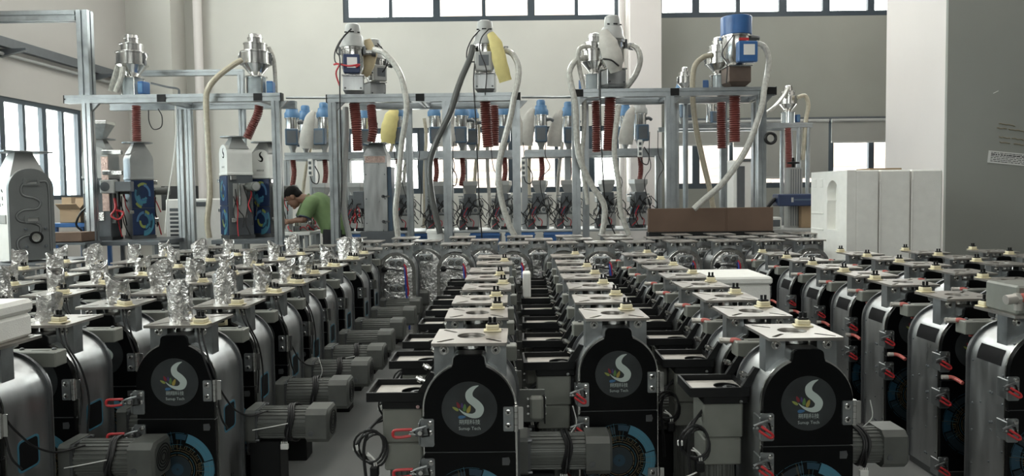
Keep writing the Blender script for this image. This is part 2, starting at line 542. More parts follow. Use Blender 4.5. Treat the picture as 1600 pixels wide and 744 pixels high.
# outside: neighbouring buildings and a hill
for nm, xa_, xb_, zt_ in (('pale tower block outside the middle windows', -3.2, 2.7, 22), ('peach rendered building outside the far right windows', 8.2, 19, 7.5)):
    t = thing('neighbour_building', nm, 'building', ((xa_ + xb_) / 2, 30, 0))
    w_ = (xb_ - xa_) / 2
    ob('facade', MB().box(-w_, w_, 0, 8, -4, zt_, 'peach'), t)
    for z_ in range(2, int(zt_), 3): ob('ledge', MB().box(-w_, w_, -.3, 0, z_, z_ + .25, 'peachpale'), t)
    for k_ in range(int(zt_ // 3)):
        for i in range(int(w_)): ob('window', MB().box(-w_ + .6 + 2 * i, -w_ + 1.7 + 2 * i, -.05, .1, .6 + 3 * k_, 1.8 + 3 * k_, 'peachpale'), t)
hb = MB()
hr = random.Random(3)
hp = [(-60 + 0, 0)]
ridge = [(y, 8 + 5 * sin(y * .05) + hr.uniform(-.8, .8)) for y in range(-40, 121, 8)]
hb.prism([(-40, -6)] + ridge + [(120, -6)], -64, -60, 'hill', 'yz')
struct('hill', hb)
# unseen ceiling lamps, added to fill the hall with light
for i, (x, y) in enumerate([(x, y) for x in (-3.2, 1.0, 5.0) for y in (2.5, 6.5, 10.2)]):
    t = thing('fill_lamp', 'unseen added ceiling lamp high above %s side of the hall, over %s' % (('the left', 'the middle', 'the right')[i // 3], ('the front machines', 'the foil-faced machines', 'the rear rack')[i % 3]), 'lamp', (x, y, ZC - .35), 0, 'added ceiling lamps above the hall')
    ob('housing', MB().box(-.1, .1, -.6, .6, .03, .1, 'white', .01), t)
    ob('diffuser', MB().box(-.09, .09, -.59, .59, .005, .03, 'lamp'), t)
    ob('hanger', MB().box(-.01, .01, -.01, .01, .1, .35, 'white'), t)
    l = bpy.data.lights.new('fill_light', 'AREA'); l.shape = 'RECTANGLE'; l.size, l.size_y = .2, 1.2
    l.energy = FILL_LAMP_W; l.color = (1, .95, .88)
    lo = bpy.data.objects.new('fill_light', l); COL.objects.link(lo); lo.parent = t; lo.location = (0, 0, -.01)

# ------------------------------------------------------------------ the feeder machines
RB = .163      # half width of the body
ZA = .639      # centre of its arch
ZT = .870      # top of the plate


def arch(r, z0, n=20, zc=ZA):
    return [(-r, z0)] + [(r * cos(a), zc + r * sin(a)) for a in [pi - pi * i / n for i in range(n + 1)]] + [(r, z0)]


def slot(cx, cy, ang, l, w):
    c, s = cos(ang), sin(ang)
    pts = arc(l / 2, 0, w / 2, -pi / 2, pi / 2, 4) + arc(-l / 2, 0, w / 2, pi / 2, 1.5 * pi, 4)
    return [(cx + x * c - y * s, cy + x * s + y * c) for x, y in pts]


PM = {}    # prototype meshes
# body: arched steel shell with a lip
b = MB().prism(arch(RB, .04), .002, .235, 'steel')
b.prism(arch(RB + .004, .04), .0, .006, 'bright', holes=[arch(RB - .008, .048)])
PM['body'] = b.build('body')
PM['base'] = MB().box(-.15, .15, .02, .26, 0, .04, 'darksteel').build('base')
b = MB().prism(arch(RB + .012, .035), .235, .247, 'darksteel')
PM['rear_flange'] = b.build('rear_flange')
b = MB().prism(arch(RB - .012, .05), .247, .285, 'steel')
PM['rear_housing'] = b.build('rear_housing')
# doors
PM_lo = MB().prism(rrect(-RB + .002, RB - .002, .05, .484, .006), -.014, 0, 'blackgloss')
PM['lower_door'] = PM_lo.build('lower_door')
r = RB - .003
aN = math.acos(.06 / r)
al = [pi - aN * i / 12 for i in range(13)]
nk = [(-r, .488)] + [(r * cos(a), ZA + r * sin(a)) for a in al]
nk += [(-.056, .800)] + arc(-.036, .812, .019, pi, pi / 2, 4)[0:] + arc(.036, .812, .019, pi / 2, 0, 4) + [(.056, .800)]
nk += [(r * cos(pi - a), ZA + r * sin(a)) for a in al[::-1]] + [(r, .488)]
PM['upper_door'] = MB().prism(nk, -.014, 0, 'blackgloss').build('upper_door')
PM['door_seam'] = MB().box(-RB + .004, RB - .004, -.0165, -.0145, .4848, .4868, 'darksteel').build('door_seam')
# logo sticker
LR = .098
b = MB()
b.lathe([(LR, 0), (LR, -.0015)], (0, 0, 0), 'disc', 48, 'y')
cl = smooth([(.34, .86, 0), (.14, .76, 0), (.0, .58, 0), (.03, .38, 0), (.24, .2, 0), (.37, .02, 0), (.31, -.17, 0), (.12, -.24, 0), (-.1, -.19, 0), (-.27, -.09, 0), (-.38, .02, 0)], 5)
wd = [.01, .07, .125, .14, .145, .15, .135, .085, .05, .025, .004]
n = len(cl)
le, ri = [], []
for i, p in enumerate(cl):
    t = (cl[min(i + 1, n - 1)] - cl[max(i - 1, 0)]).normalized()
    q = i / (n - 1) * (len(wd) - 1); k = min(int(q), len(wd) - 2); w = wd[k] + (wd[k + 1] - wd[k]) * (q - k)
    le.append((p.x - t.y * w, p.y + t.x * w)); ri.append((p.x + t.y * w, p.y - t.x * w))
vs = [(x * LR, -.0022, z * LR) for x, z in le + ri]
b.add(vs, [(i, i + 1, n + i + 1, n + i) for i in range(n - 1)], 'logo')
for (x, z, a, l, w, m) in ((-.50, .02, 2.6, .13, .05, 'leaflime'), (-.40, .16, 2.0, .12, .055, 'leafred'), (-.26, .14, 1.7, .10, .045, 'leafpurple'), (-.17, .06, 1.5, .14, .06, 'leafgreen'), (-.02, .0, 1.2, .15, .065, 'leafyellow'), (-.27, -.28, .1, .14, .06, 'leafblue')):
    pts = [(l * cos(t), w * sin(t) * (1 - .35 * cos(t))) for t in [2 * pi * i / 12 for i in range(12)]]
    b.add([((x + px * cos(a) - py * sin(a)) * LR, -.0024, (z + px * sin(a) + py * cos(a)) * LR) for px, py in pts], [tuple(range(12))], m)
put_text(b, '朔翔科技', 0, -.0024, -.475 * LR, .76 * LR, 'logo')
put_text(b, 'Sunup Tech', 0, -.0024, -.70 * LR, .78 * LR, 'logo')
PM['logo_sticker'] = b.build('logo_sticker')
# printed eye on the lower door
b = MB()
ER = .158


def sector(r0, r1, a0, a1, m, y, n=None):
    n = n or max(2, int(abs(a1 - a0) / .12))
    p = [(cos(a0 + (a1 - a0) * i / n), sin(a0 + (a1 - a0) * i / n)) for i in range(n + 1)]
    vs_ = [(x * r0 * ER, y, z * r0 * ER) for x, z in p] + [(x * r1 * ER, y, z * r1 * ER) for x, z in p]
    b.add(vs_, [(i, n + 1 + i, n + 2 + i, i + 1) for i in range(n)], m)


er = random.Random(5)
sector(.0, .36, 0, 2 * pi, 'bluef', -.001, 30)
sector(.03, .16, 0, 2 * pi, 'blued', -.0014, 24)
for rr, w, mm in ((.38, .016, 'orangep'), (.44, .008, 'tealp'), (.50, .012, 'orangep'), (.56, .008, 'orangep'), (.66, .006, 'tealp'), (.97, .006, 'bluep')):
    a = 0
    while a < 2 * pi:
        da = er.uniform(.25, .9)
        sector(rr, rr + w, a, min(a + da, 2 * pi), mm, -.0014); a += da + er.uniform(.03, .12)
for k in range(72):
    a = 2 * pi * k / 72
    if er.random() < .7: sector(.58, .58 + er.uniform(.03, .1), a, a + .02, 'orangep', -.0012, 1)
for k in range(26):
    a = er.uniform(0, 2 * pi)
    sector(.5, er.uniform(.7, 1.02), a, a + .008, 'orangep' if er.random() < .6 else 'bluep', -.0013, 1)
for (r0, r1, a0, a1, mm) in ((.70, .96, -.55, .25, 'bluep'), (.74, .98, .28, 1.25, 'bluep'), (.80, .95, 1.28, 1.6, 'blued'), (.68, .94, -1.3, -.6, 'blued'), (.72, .9, 1.7, 2.6, 'bluef'), (.72, .95, 2.65, 3.4, 'blued'), (.7, .93, 3.45, 4.6, 'bluef')):
    sector(r0, r1, a0, a1, mm, -.001)
for (r0, r1, a0, a1) in ((.84, .87, -.3, .2), (.80, .82, .4, 1.0), (.9, .915, .5, 1.2), (.78, .8, -.5, -.1)):
    sector(r0, r1, a0, a1, 'tealp', -.0015)
PM['eye_print'] = b.build('eye_print')
# small cube mark on the lower door
PM['cube_mark'] = MB().prism([(-.012, -.014), (.012, -.014), (.016, .0), (.012, .014), (-.012, .012)], -.0165, -.014, 'darksteel').build('cube_mark')
# hinge
b = MB().prism(rrect(-.036, .0, -.043, .043, .004), -.022, -.014, 'bracket')
for z in (-.024, .024):
    b.lathe([(.011, -.022), (.011, -.025), (.006, -.027)], (-.019, 0, z), 'bright', 12, 'y')
    b.lathe([(.0045, -.027), (.004, -.0275)], (-.019, 0, z), 'black', 6, 'y')
PM['hinge'] = b.build('hinge')
b = MB()
for i, (z0, z1) in enumerate(((-.045, -.022), (-.021, .002), (.003, .024), (.025, .045))):
    b.cyl((.008, -.014, z0), (.008, -.014, z1), .0085, 'bright', 12)
b.prism(rrect(.008, .034, -.04, .04, .003), -.012, -.008, 'bright')
PM['hinge_knuckle'] = b.build('hinge_knuckle')
# latch: bracket plate, lever and red grip on the left edge
b = MB().prism(rrect(-.022, .026, -.058, .04, .006), -.021, -.014, 'bracket')
b.box(-.029, -.022, -.03, .035, -.05, .03, 'bracket', .003)
for x, z in ((.013, .026), (.013, -.008)):
    b.lathe([(.0095, -.021), (.009, -.026), (.004, -.028)], (x, 0, z), 'bright', 12, 'y')
PM['latch_plate'] = b.build('latch_plate')
b = MB()
b.tube([(.0, -.03, .018), (-.03, -.04, .012), (-.055, -.045, .004)], .0045, 'bracket', 8)
b.tube([(-.012, -.036, -.012), (-.04, -.042, -.006), (-.058, -.045, -.004)], .004, 'bracket', 8)
b.box(-.04, -.01, -.045, -.028, -.014, .012, 'darksteel', .004)
b.cyl((-.02, -.05, .0), (-.02, -.02, .0), .008, 'bright', 10)
b.cyl((-.045, -.052, .0), (-.045, -.036, .0), .005, 'bright', 8)
b.tube([(.005, -.028, .01), (.01, -.034, -.014), (-.015, -.036, -.016)], .004, 'black', 6)
PM['latch_lever'] = b.build('latch_lever')
PM['red_grip'] = MB().tube(smooth([(-.048, -.044, .012), (-.085, -.05, .013), (-.108, -.052, .011), (-.113, -.053, 0), (-.108, -.052, -.011), (-.085, -.05, -.013), (-.052, -.044, -.010)], 4), .0052, 'red', 8).build('red_grip')
PM['red_grip_folded'] = MB().tube(smooth([(-.03, -.05, .004), (-.012, -.058, -.008), (.004, -.06, -.02), (.006, -.061, -.03), (-.004, -.061, -.032), (-.02, -.058, -.022), (-.038, -.05, -.01)], 4), .0048, 'red', 8).build('red_grip_folded')
# top plate
b = MB().prism(rrect(-.134, .134, .0, .268, .008, 2), ZT - .011, ZT, 'plate', 'xy',
               holes=[arc(0, .134, .052, 0, 2 * pi * 31 / 32, 31)] + [slot(.086 * sx, .134 + .086 * sy, atan2(sy, sx), 0.062, .016) for sx in (-1, 1) for sy in (-1, 1)])
PM['top_plate'] = b.build('top_plate')
# brackets
def bracket_mesh():
    b = MB()
    az = lambda x: ZA + sqrt(max(0, RB ** 2 - x * x)) - .004
    xs = [-.13 + .072 * i / 6 for i in range(7)]
    b.prism([(-.13, ZT - .011), (-.13, az(-.13))] + [(x, az(x)) for x in xs[1:]] + [(-.058, ZT - .011)], .0, .005, 'bracket')
    b.box(-.13, -.125, .005, .062, az(-.13), ZT - .011, 'bracket')
    b.box(-.063, -.058, .005, .06, az(-.06) - .004, ZT - .011, 'bracket')
    b.lathe([(.018, 0), (.018, -.003)], (-.093, 0, .836), 'bright', 16, 'y')
    b.lathe([(.0115, -.003), (.0115, -.012), (.009, -.014)], (-.093, 0, .836), 'bright', 12, 'y')
    b.lathe([(.006, -.014), (.0055, -.0142)], (-.093, 0, .836), 'black', 6, 'y')
    return b


PM['bracket'] = bracket_mesh().build('mounting_bracket')
bb = bracket_mesh(); bb.xform(Matrix.Diagonal((-1, 1, 1, 1))); bb.f = [f[::-1] for f in bb.f]
PM['bracket_r'] = bb.build('mounting_bracket')
# throat and hood
b = MB().lathe([(.058, ZA + RB - .03), (.058, ZT - .012)], (0, .134, 0), 'bright', 24)
PM['throat'] = b.build('throat')
b = MB().prism([(-.06, ZA + .14)] + [(-.06, .806)] + arc(-.04, .81, .02, pi, pi / 2, 4) + arc(.04, .81, .02, pi / 2, 0, 4) + [(.06, .806), (.06, ZA + .14)], .0, .07, 'steel')
PM['hood'] = b.build('hood')
# connectors
b = MB().box(-.034, .034, -.026, .026, 0, .006, 'cream', .002).box(-.025, .025, -.02, .02, .006, .026, 'cream', .004)
PM['connector_block'] = b.build('connector_block')
b = MB().box(-.02, .02, -.014, .014, .026, .034, 'black', .003)
for x in (-.009, .009): b.cyl((x, 0, .034), (x, 0, .054), .006, 'black', 8)
PM['connector_pins'] = b.build('connector_pins')
# valve box, air tube and fittings at the back
b = MB().box(-.155, .165, .287, .36, .735, .795, 'gear', .004)
b.box(-.1, -.03, .315, .325, .795, .7955, 'black').box(.05, .12, .315, .325, .795, .7955, 'black')
for x in (-.12, .0, .13): b.lathe([(.009, .795), (.008, .801), (.004, .804)], (x, .335, 0), 'darksteel', 10)
PM['valve_box'] = b.build('valve_box')
PM['air_tube'] = MB().tube(smooth([(-.165, .345, .79), (-.145, .338, .793), (-.122, .33, .783), (-.108, .325, .757), (-.106, .32, .72)], 5), .0105, 'redtube', 10).build('air_tube')
b = MB().cyl((-.205, .355, .79), (-.158, .345, .79), .0118, 'fitting', 12).cyl((-.20, .353, .79), (-.193, .352, .79), .0135, 'fitting', 6)
PM['air_fitting'] = b.build('air_fitting')
PM['air_elbow'] = MB().cyl((-.14, .335, .765), (-.14, .335, .742), .0115, 'fitting', 12).cyl((-.14, .335, .755), (-.14, .29, .75), .007, 'fitting', 10).build('air_elbow')
b = MB().tube(smooth([(-.20, .34, .53), (-.182, .337, .53), (-.168, .325, .525), (-.16, .29, .515)], 4), .009, 'redtube', 10)
PM['air_tube_low'] = b.build('air_tube')
b = MB().cyl((-.222, .343, .53), (-.196, .34, .53), .0105, 'fitting', 12)
PM['air_fitting_low'] = b.build('air_fitting')
# horizontal gear motor to the right
MY, MZ = .36, .35
def ribs(n, r0, r1):
    return [((r1 if k % 2 else r0) * cos(2 * pi * (k + h) / (2 * n)), (r1 if k % 2 else r0) * sin(2 * pi * (k + h) / (2 * n))) for k in range(2 * n) for h in (.12, .88)]


b = MB().prism([(MY + p[0], MZ + p[1]) for p in ribs(26, .069, .074)], .215, .435, 'motor', 'yz')
PM['motor_body'] = b.build('motor')
def oct_(c, r, cy=MY, cz=MZ): return [(cy - r, cz - r + c), (cy - r + c, cz - r), (cy + r - c, cz - r), (cy + r, cz - r + c), (cy + r, cz + r - c), (cy + r - c, cz + r), (cy - r + c, cz + r), (cy - r, cz + r - c)]


b = MB().prism(oct_(.012, .075), .16, .205, 'motor', 'yz').prism(oct_(.02, .072), .205, .216, 'darksteel', 'yz')
for sy in (-1, 1):
    for sz in (-1, 1):
        b.lathe([(.008, .205), (.008, .222), (.004, .224)], (0, MY + sy * .064, MZ + sz * .064), 'darksteel', 8, 'x')
PM['gearbox'] = b.build('gearbox')
b = MB().prism(oct_(.022, .076), .435, .53, 'motor', 'yz')
b.rings([[(.53, *p) for p in oct_(.022, .076)], [(.54, *p) for p in oct_(.022, .066)]], 'motor', False, True)
b.lathe([(.012, -.076), (.012, -.079), (.004, -.08)], (.46, MY, MZ - .03), 'darksteel', 10, 'y')
PM['end_cap'] = b.build('end_cap')
b = MB()
for rr in (.055, .043, .031, .019):
    b.lathe([(rr, .5405), (rr, .5415), (rr - .005, .5415), (rr - .005, .5405)], (0, MY, MZ), 'black', 24, 'x', False, False)
PM['fan_grille'] = b.build('fan_grille')
b = MB()
for k, (dx, rr) in enumerate(((0, .079), (.011, .083), (-.01, .08))):
    b.tube([(.36 + dx + .008 * sin(3 * a), MY + rr * cos(a), MZ + rr * sin(a)) for a in [2 * pi * i / 26 for i in range(27)]], .0055, 'rubber', 7)
b.tube(smooth([(.36, MY - .08, MZ), (.355, MY - .09, MZ - .04), (.345, MY - .085, MZ - .075)], 4), .005, 'rubber', 7)
PM['cable_loop'] = b.build('cable_loop')
b = MB().box(.328, .362, MY - .10, MY - .085, MZ - .095, MZ - .07, 'white', .002)
for i in range(4): b.box(.331 + .008 * i, .335 + .008 * i, MY - .098, MY - .094, MZ - .069, MZ - .06, 'white')
PM['plug'] = b.build('plug')
PM['cable_tie'] = MB().tube(smooth([(.36, MY - .085, MZ + .02), (.30, MY - .1, MZ + .012), (.21, MY - .115, MZ + .0)], 4), .0022, 'white', 5).build('cable_tie')
PM['cable_tie_up'] = MB().tube(smooth([(.38, MY - .02, MZ + .08), (.40, MY - .05, MZ + .13), (.385, MY - .06, MZ + .2)], 4), .0022, 'white', 5).build('cable_tie')
PM['motor_foot'] = MB().box(.17, .31, MY - .055, MY + .055, .0, MZ - .075, 'black', .004).build('motor_foot')
# tray with vertical gear motor on the left
tx0, tx1, ty0, ty1, tz0, tz1 = -.39, -.168, .10, .30, .633, .667
b = MB().prism(rrect(tx0, tx1, ty0, ty1, .006, 2), tz0 + .012, tz1, 'black', 'xy', holes=[rrect(tx0 + .009, tx1 - .006, ty0 + .009, ty1 - .009, .004, 2)])
b.prism(rrect(tx0, tx1, ty0, ty1, .006, 2), tz0, tz0 + .012, 'black', 'xy', holes=[arc(-.225, .2, .048, 0, 2 * pi * 27 / 28, 27)])
PM['tray'] = b.build('tray')
PM['tray_floor'] = MB().prism(rrect(tx0 + .022, tx1 - .008, ty0 + .02, ty1 - .02, .004, 2), tz0 + .012, tz0 + .014, 'trayfloor', 'xy', holes=[arc(-.225, .2, .049, 0, 2 * pi * 27 / 28, 27)]).build('tray_floor')
b = MB().lathe([(.026, .62), (.026, .642), (.022, .645), (.012, .645), (.012, .63)], (-.215, .195, 0), 'darksteel', 18)
PM['shaft_hub'] = b.build('shaft_hub')
b = MB()
for y in (.1, .285):
    b = MB().prism([(-.20, .668), (-.168, .668), (-.128, .735), (-.15, .742)], y, y + .02, 'black')
    b.cyl((-.155, y + .01, .70), (-.205, y + .01, .722), .007, 'bright', 8).cyl((-.185, y + .01, .711), (-.197, y + .01, .717), .012, 'bright', 10)
    PM['tray_bracket_%d' % (y > .2)] = b.build('tray_bracket')
b = MB().box(-.335, -.168, .12, .275, .600, .634, 'black', .003)
b.cyl((-.2, .12, .612), (-.2, .105, .612), .007, 'bright', 8)
PM['tray_mount'] = b.build('tray_mount')
b = MB().box(-.335, -.185, .125, .27, .470, .600, 'gear', .006).box(-.332, -.19, .128, .268, .365, .468, 'gear', .006)
PM['gear_head'] = b.build('gear_head')
b = MB().prism([(-.26 + p[0], .198 + p[1]) for p in ribs(18, .055, .063)], .12, .365, 'motor', 'xy')
PM['upright_motor'] = b.build('upright_motor')
PM['motor_cap'] = MB().lathe([(.066, .12), (.066, .06), (.055, .05)], (-.26, .198, 0), 'motor', 20).build('motor_cap')
b = MB()
wr = random.Random(4)
for k in range(3):
    pts = [(-.36 + .045 * cos(a) * (1 + .1 * k) - .01 * k, .11 - .012 * k + .01 * sin(2 * a), .33 + .06 * sin(a) + .012 * k) for a in [2 * pi * i / 18 for i in range(19)]]
    b.tube(pts, .0045, 'rubber', 6)
b.tube(smooth([(-.33, .15, .45), (-.36, .12, .43), (-.385, .1, .40), (-.40, .09, .33), (-.39, .09, .2), (-.385, .1, .12)], 5), .006, 'rubber', 7)
PM['wire_coil'] = b.build('wire_coil')
b = MB().box(-.375, -.345, .07, .10, .36, .40, 'black', .004).tube(smooth([(-.36, .085, .40), (-.365, .085, .43), (-.39, .09, .44)], 4), .003, 'white', 6).tube(smooth([(-.352, .085, .40), (-.358, .08, .425), (-.385, .085, .45)], 4), .003, 'white', 6)
b.box(-.44, -.42, .09, .10, .455, .475, 'white', .002).tube(smooth([(-.335, .15, .55), (-.38, .12, .535), (-.43, .095, .475)], 4), .004, 'rubber', 6)
PM['wire_plug'] = b.build('wire_plug')
PM['white_tie'] = MB().tube(smooth([(-.37, .08, .36), (-.42, .06, .35), (-.47, .05, .345)], 3), .0028, 'white', 5).build('cable_tie')
# terminal arm on the right
PM['terminal_arm'] = MB().box(.155, .275, .292, .302, .49, .62, 'motor', .002).box(.27, .276, .27, .302, .49, .6, 'black').build('terminal_arm')
b = MB().box(.215, .268, .25, .292, .51, .60, 'gear', .008)
for x in (.208, .275):
    for z in (.525, .555, .585): b.lathe([(.006, .292), (.005, .287)], (x, 0, z), 'bright', 8, 'y')
PM['terminal_box'] = b.build('terminal_box')
# dark window on the left shoulder (curved patch), bolts on the left side
def shoulder_patch(a0, a1, y0, y1, r, m, th=.0015):
    n = 6
    rings = []
    A = [a0 + (a1 - a0) * i / n for i in range(n + 1)]
    vs_ = [(-r * cos(a), y, ZA + r * sin(a)) for a in A for y in (y0, y1)]
    return MB().add(vs_, [(2 * i, 2 * i + 2, 2 * i + 3, 2 * i + 1) for i in range(n)], m)


PM['dark_window'] = shoulder_patch(.10, .52, .035, .19, RB + .0015, 'ink').build('dark_window')
b = MB()
for (y, z, rr) in ((.02, .75, .006), (.02, .62, .006), (.215, .64, .005), (.02, .5, .005), (.10, .53, .0065), (.085, .53, .0065), (.1, .40, .0065), (.085, .405, .0065), (.09, .37, .006), (.215, .45, .006), (.215, .33, .006), (.16, .47, .005), (.02, .30, .005), (.1, .23, .004), (.09, .1, .006), (.105, .1, .006), (.215, .18, .005), (.02, .13, .005)):
    x = -RB if z <= ZA else -sqrt(RB ** 2 - (z - ZA) ** 2)
    b.lathe([(rr, x + .001), (rr, x - .002), (rr * .5, x - .004)], (0, y, z), 'dgrey', 8, 'x')
PM['side_bolts'] = b.build('side_bolts')
# blue outlined label on the right side
b = MB().prism(rrect(.065, .18, .395, .515, .02, 3), RB, RB + .0012, 'bluep', 'yz', holes=[rrect(.073, .172, .403, .507, .014, 3)])
b.prism(rrect(.073, .172, .403, .507, .014, 3), RB, RB + .0008, 'ink', 'yz')
PM['side_label'] = b.build('side_label')
# hanging wires on the right
b = MB()
b.tube(smooth([(.10, .02, .86), (.125, -.01, .80), (.15, -.01, .70), (.168, .01, .62), (.175, .05, .56), (.19, .12, .48), (.22, .2, .43), (.26, .3, .42)], 5), .004, 'rubber', 6)
b.tube(smooth([(.085, .02, .86), (.11, -.015, .79), (.145, -.02, .68), (.166, .0, .58), (.172, .02, .48), (.18, .06, .42)], 5), .004, 'rubber', 6)
PM['hanging_wires'] = b.build('hanging_wires')
b = MB()
b.tube(smooth([(.11, .02, .86), (.14, .0, .78), (.17, .03, .68), (.178, .06, .55), (.176, .05, .42), (.18, .04, .34)], 5), .004, 'rubber', 6)
b.tube(smooth([(.09, .02, .86), (.12, -.01, .80), (.16, .01, .70), (.172, .02, .56), (.172, .0, .45)], 5), .004, 'rubber', 6)
PM['hanging_wires_b'] = b.build('hanging_wires')
# foil sleeves
def foil(seed, rx, ry, h, lean=0., flap=0.):
    q = random.Random(seed)
    b = MB()
    n, L = 22, 9
    ph = [q.uniform(0, 6.28) for _ in range(6)]
    def ring(z, ins):
        rr = []
        for k in range(n):
            a = 2 * pi * k / n
            d = 1 + .07 * sin(3 * a + ph[0] + 3 * z / h) + .05 * sin(7 * a + ph[1] - 9 * z / h) + q.uniform(-.022, .022)
            d *= (1 + .04 * (z / h) ** 2) - ins
            top = (z / h) ** 3 * (.018 * sin(a + ph[2]) + .012 * sin(2 * a + ph[3]))
            rr.append((rx * d * cos(a) + lean * z, ry * d * sin(a) + flap * z * (1 if sin(a) > .2 else .2), z + top))
        return rr
    outer = [ring(h * i / L, 0) for i in range(L + 1)]
    inner = [[(p[0] * .9 + lean * .1 * p[2], p[1] * .9, p[2]) for p in r_] for r_ in outer[::-1]]
    b.rings(outer + inner, 'foil', False, False)
    return b.build('foil_sleeve', 24)


FOILS = [foil(1, .052, .036, .135), foil(2, .049, .040, .125, .05), foil(3, .062, .030, .165, -.08, .08), foil(4, .048, .044, .118, .08), foil(5, .054, .034, .14, .02, -.05)]

JIT = random.Random(11)


def common(t, detail, latches, grips):
    ob('body', PM['body'], t); ob('base', PM['base'], t)
    ob('rear_flange', PM['rear_flange'], t); ob('rear_housing', PM['rear_housing'], t)
    ud = ob('upper_door', PM['upper_door'], t); ld = ob('lower_door', PM['lower_door'], t)
    ob('door_seam', PM['door_seam'], t)
    if detail > 0:
        ob('logo_sticker', PM['logo_sticker'], ud, (0, -.0142, ZA), label='round dark sticker with pale swoosh, coloured leaves and lettering')
        ob('eye_print', PM['eye_print'], ld, (0, -.0142, .276), label='printed blue and amber eye of rings')
        ob('cube_mark', PM['cube_mark'], ld, (.125, 0, .452))
    for z in (.604, .20):
        h = ob('hinge', PM['hinge'], t, (RB - .008, 0, z))
        ob('hinge_knuckle', PM['hinge_knuckle'], h)
    for z in latches:
        l = ob('latch', PM['latch_plate'], t, (-RB + .012, 0, z))
        if detail > 0:
            ob('lever', PM['latch_lever'], l)
            ob('grip', PM['red_grip' if grips == 'out' else 'red_grip_folded'], l, label='red rubber latch grip')
    top(t)


def top(t):
    ob('top_plate', PM['top_plate'], t)
    for nm, y in (('bracket', .05),):
        ob('mounting_bracket', PM[nm], t, (0, y, 0)); ob('mounting_bracket', PM[nm + '_r'], t, (0, y, 0))
    ob('throat', PM['throat'], t); ob('hood', PM['hood'], t)


def connector(t, x, y, a=0, lift=0., rot=None):
    c = ob('connector_block', PM['connector_block'], t, (x, y, ZT + lift), a, rot=rot)
    ob('pin_cap', PM['connector_pins'], c)


def motor(t, n, detail):
    m = ob('motor', PM['motor_body'], t, label='ribbed dark grey gear motor lying sideways')
    ob('gearbox', PM['gearbox'], m); e = ob('end_cap', PM['end_cap'], m)
    ob('motor_foot', PM['motor_foot'], m)
    if detail > 0:
        ob('fan_grille', PM['fan_grille'], m)
        ob('cable_loop', PM['cable_loop'], m); ob('plug', PM['plug'], m)
        if n % 3 == 0: ob('cable_tie', PM['cable_tie'], m)
        elif n % 3 == 1: ob('cable_tie', PM['cable_tie_up'], m)


def valve(t, tube, low=False):
    v = ob('valve_box', PM['valve_box'], t)
    if tube:
        ob('air_tube', PM['air_tube'], v, label='short red air tube'); ob('air_fitting', PM['air_fitting'], v); ob('air_elbow', PM['air_elbow'], v)
    if low:
        ob('air_tube', PM['air_tube_low'], t, label='lower red air tube'); ob('air_fitting', PM['air_fitting_low'], t)


ORD = ['first', 'second', 'third', 'fourth', 'fifth', 'sixth', 'seventh', 'eighth', 'ninth', 'tenth', 'eleventh', 'twelfth']
YAW = lambda s=1.2: radians(JIT.uniform(-s, s))

# three columns with side trays, either side of the middle gap
for col, X, ds in (('left', -.17, (2.48, 2.98, 3.38, 3.85, 4.30, 4.73, 5.22, 5.73)),
                   ('middle', .42, (2.93, 3.36, 3.84, 4.30, 4.76, 5.22, 5.74)),
                   ('right', 1.03, (2.50, 2.94, 3.38, 3.84, 4.27, 4.76, 5.22, 5.80))):
    for k, d in enumerate(ds):
        det = 1 if d < 4.4 else 0
        rz = {('left', 0): radians(-.5), ('middle', 0): radians(1.5), ('right', 0): radians(1.0)}.get((col, k), YAW())
        if k == 0: lb = 'black-fronted feeder machine with side tray at the very front of the %s tray column' % col
        else: lb = 'feeder machine with black side tray, %s from the front in the %s tray column' % (ORD[k], col)
        t = thing('feeder_machine', lb, 'machine', (X + (0 if k == 0 else JIT.uniform(-.012, .012)), d, 0), rz, 'machines with side trays')
        common(t, det, (.566, .425, .08), 'out' if (col, k) == ('left', 0) else 'folded')
        connector(t, *((.075, .215) if k % 2 == 0 else (.088, .235)), JIT.uniform(-.3, .3)) if k in (0, 1, 2, 3, 4, 6) or col == 'right' else None
        tr = ob('tray', PM['tray'], t)
        ob('tray_floor', PM['tray_floor'], tr, label='pale tray floor plate'); ob('shaft_hub', PM['shaft_hub'], tr)
        ob('tray_bracket', PM['tray_bracket_0'], t); ob('tray_bracket', PM['tray_bracket_1'], t)
        mo = ob('upright_motor', PM['upright_motor'], t, label='ribbed motor hanging below the tray')
        ob('gear_head', PM['gear_head'], mo); ob('motor_cap', PM['motor_cap'], mo); ob('tray_mount', PM['tray_mount'], mo)
        if det:
            ob('wire_coil', PM['wire_coil'], t, (0, 0, .12)); w = ob('wire_plug', PM['wire_plug'], t)
            if k == 0: ob('cable_tie', PM['white_tie'], t)
        ta = ob('terminal_arm', PM['terminal_arm'], t); ob('terminal_box', PM['terminal_box'], ta)
        valve(t, col == 'right', False)
        motor(t, k + 1, det)

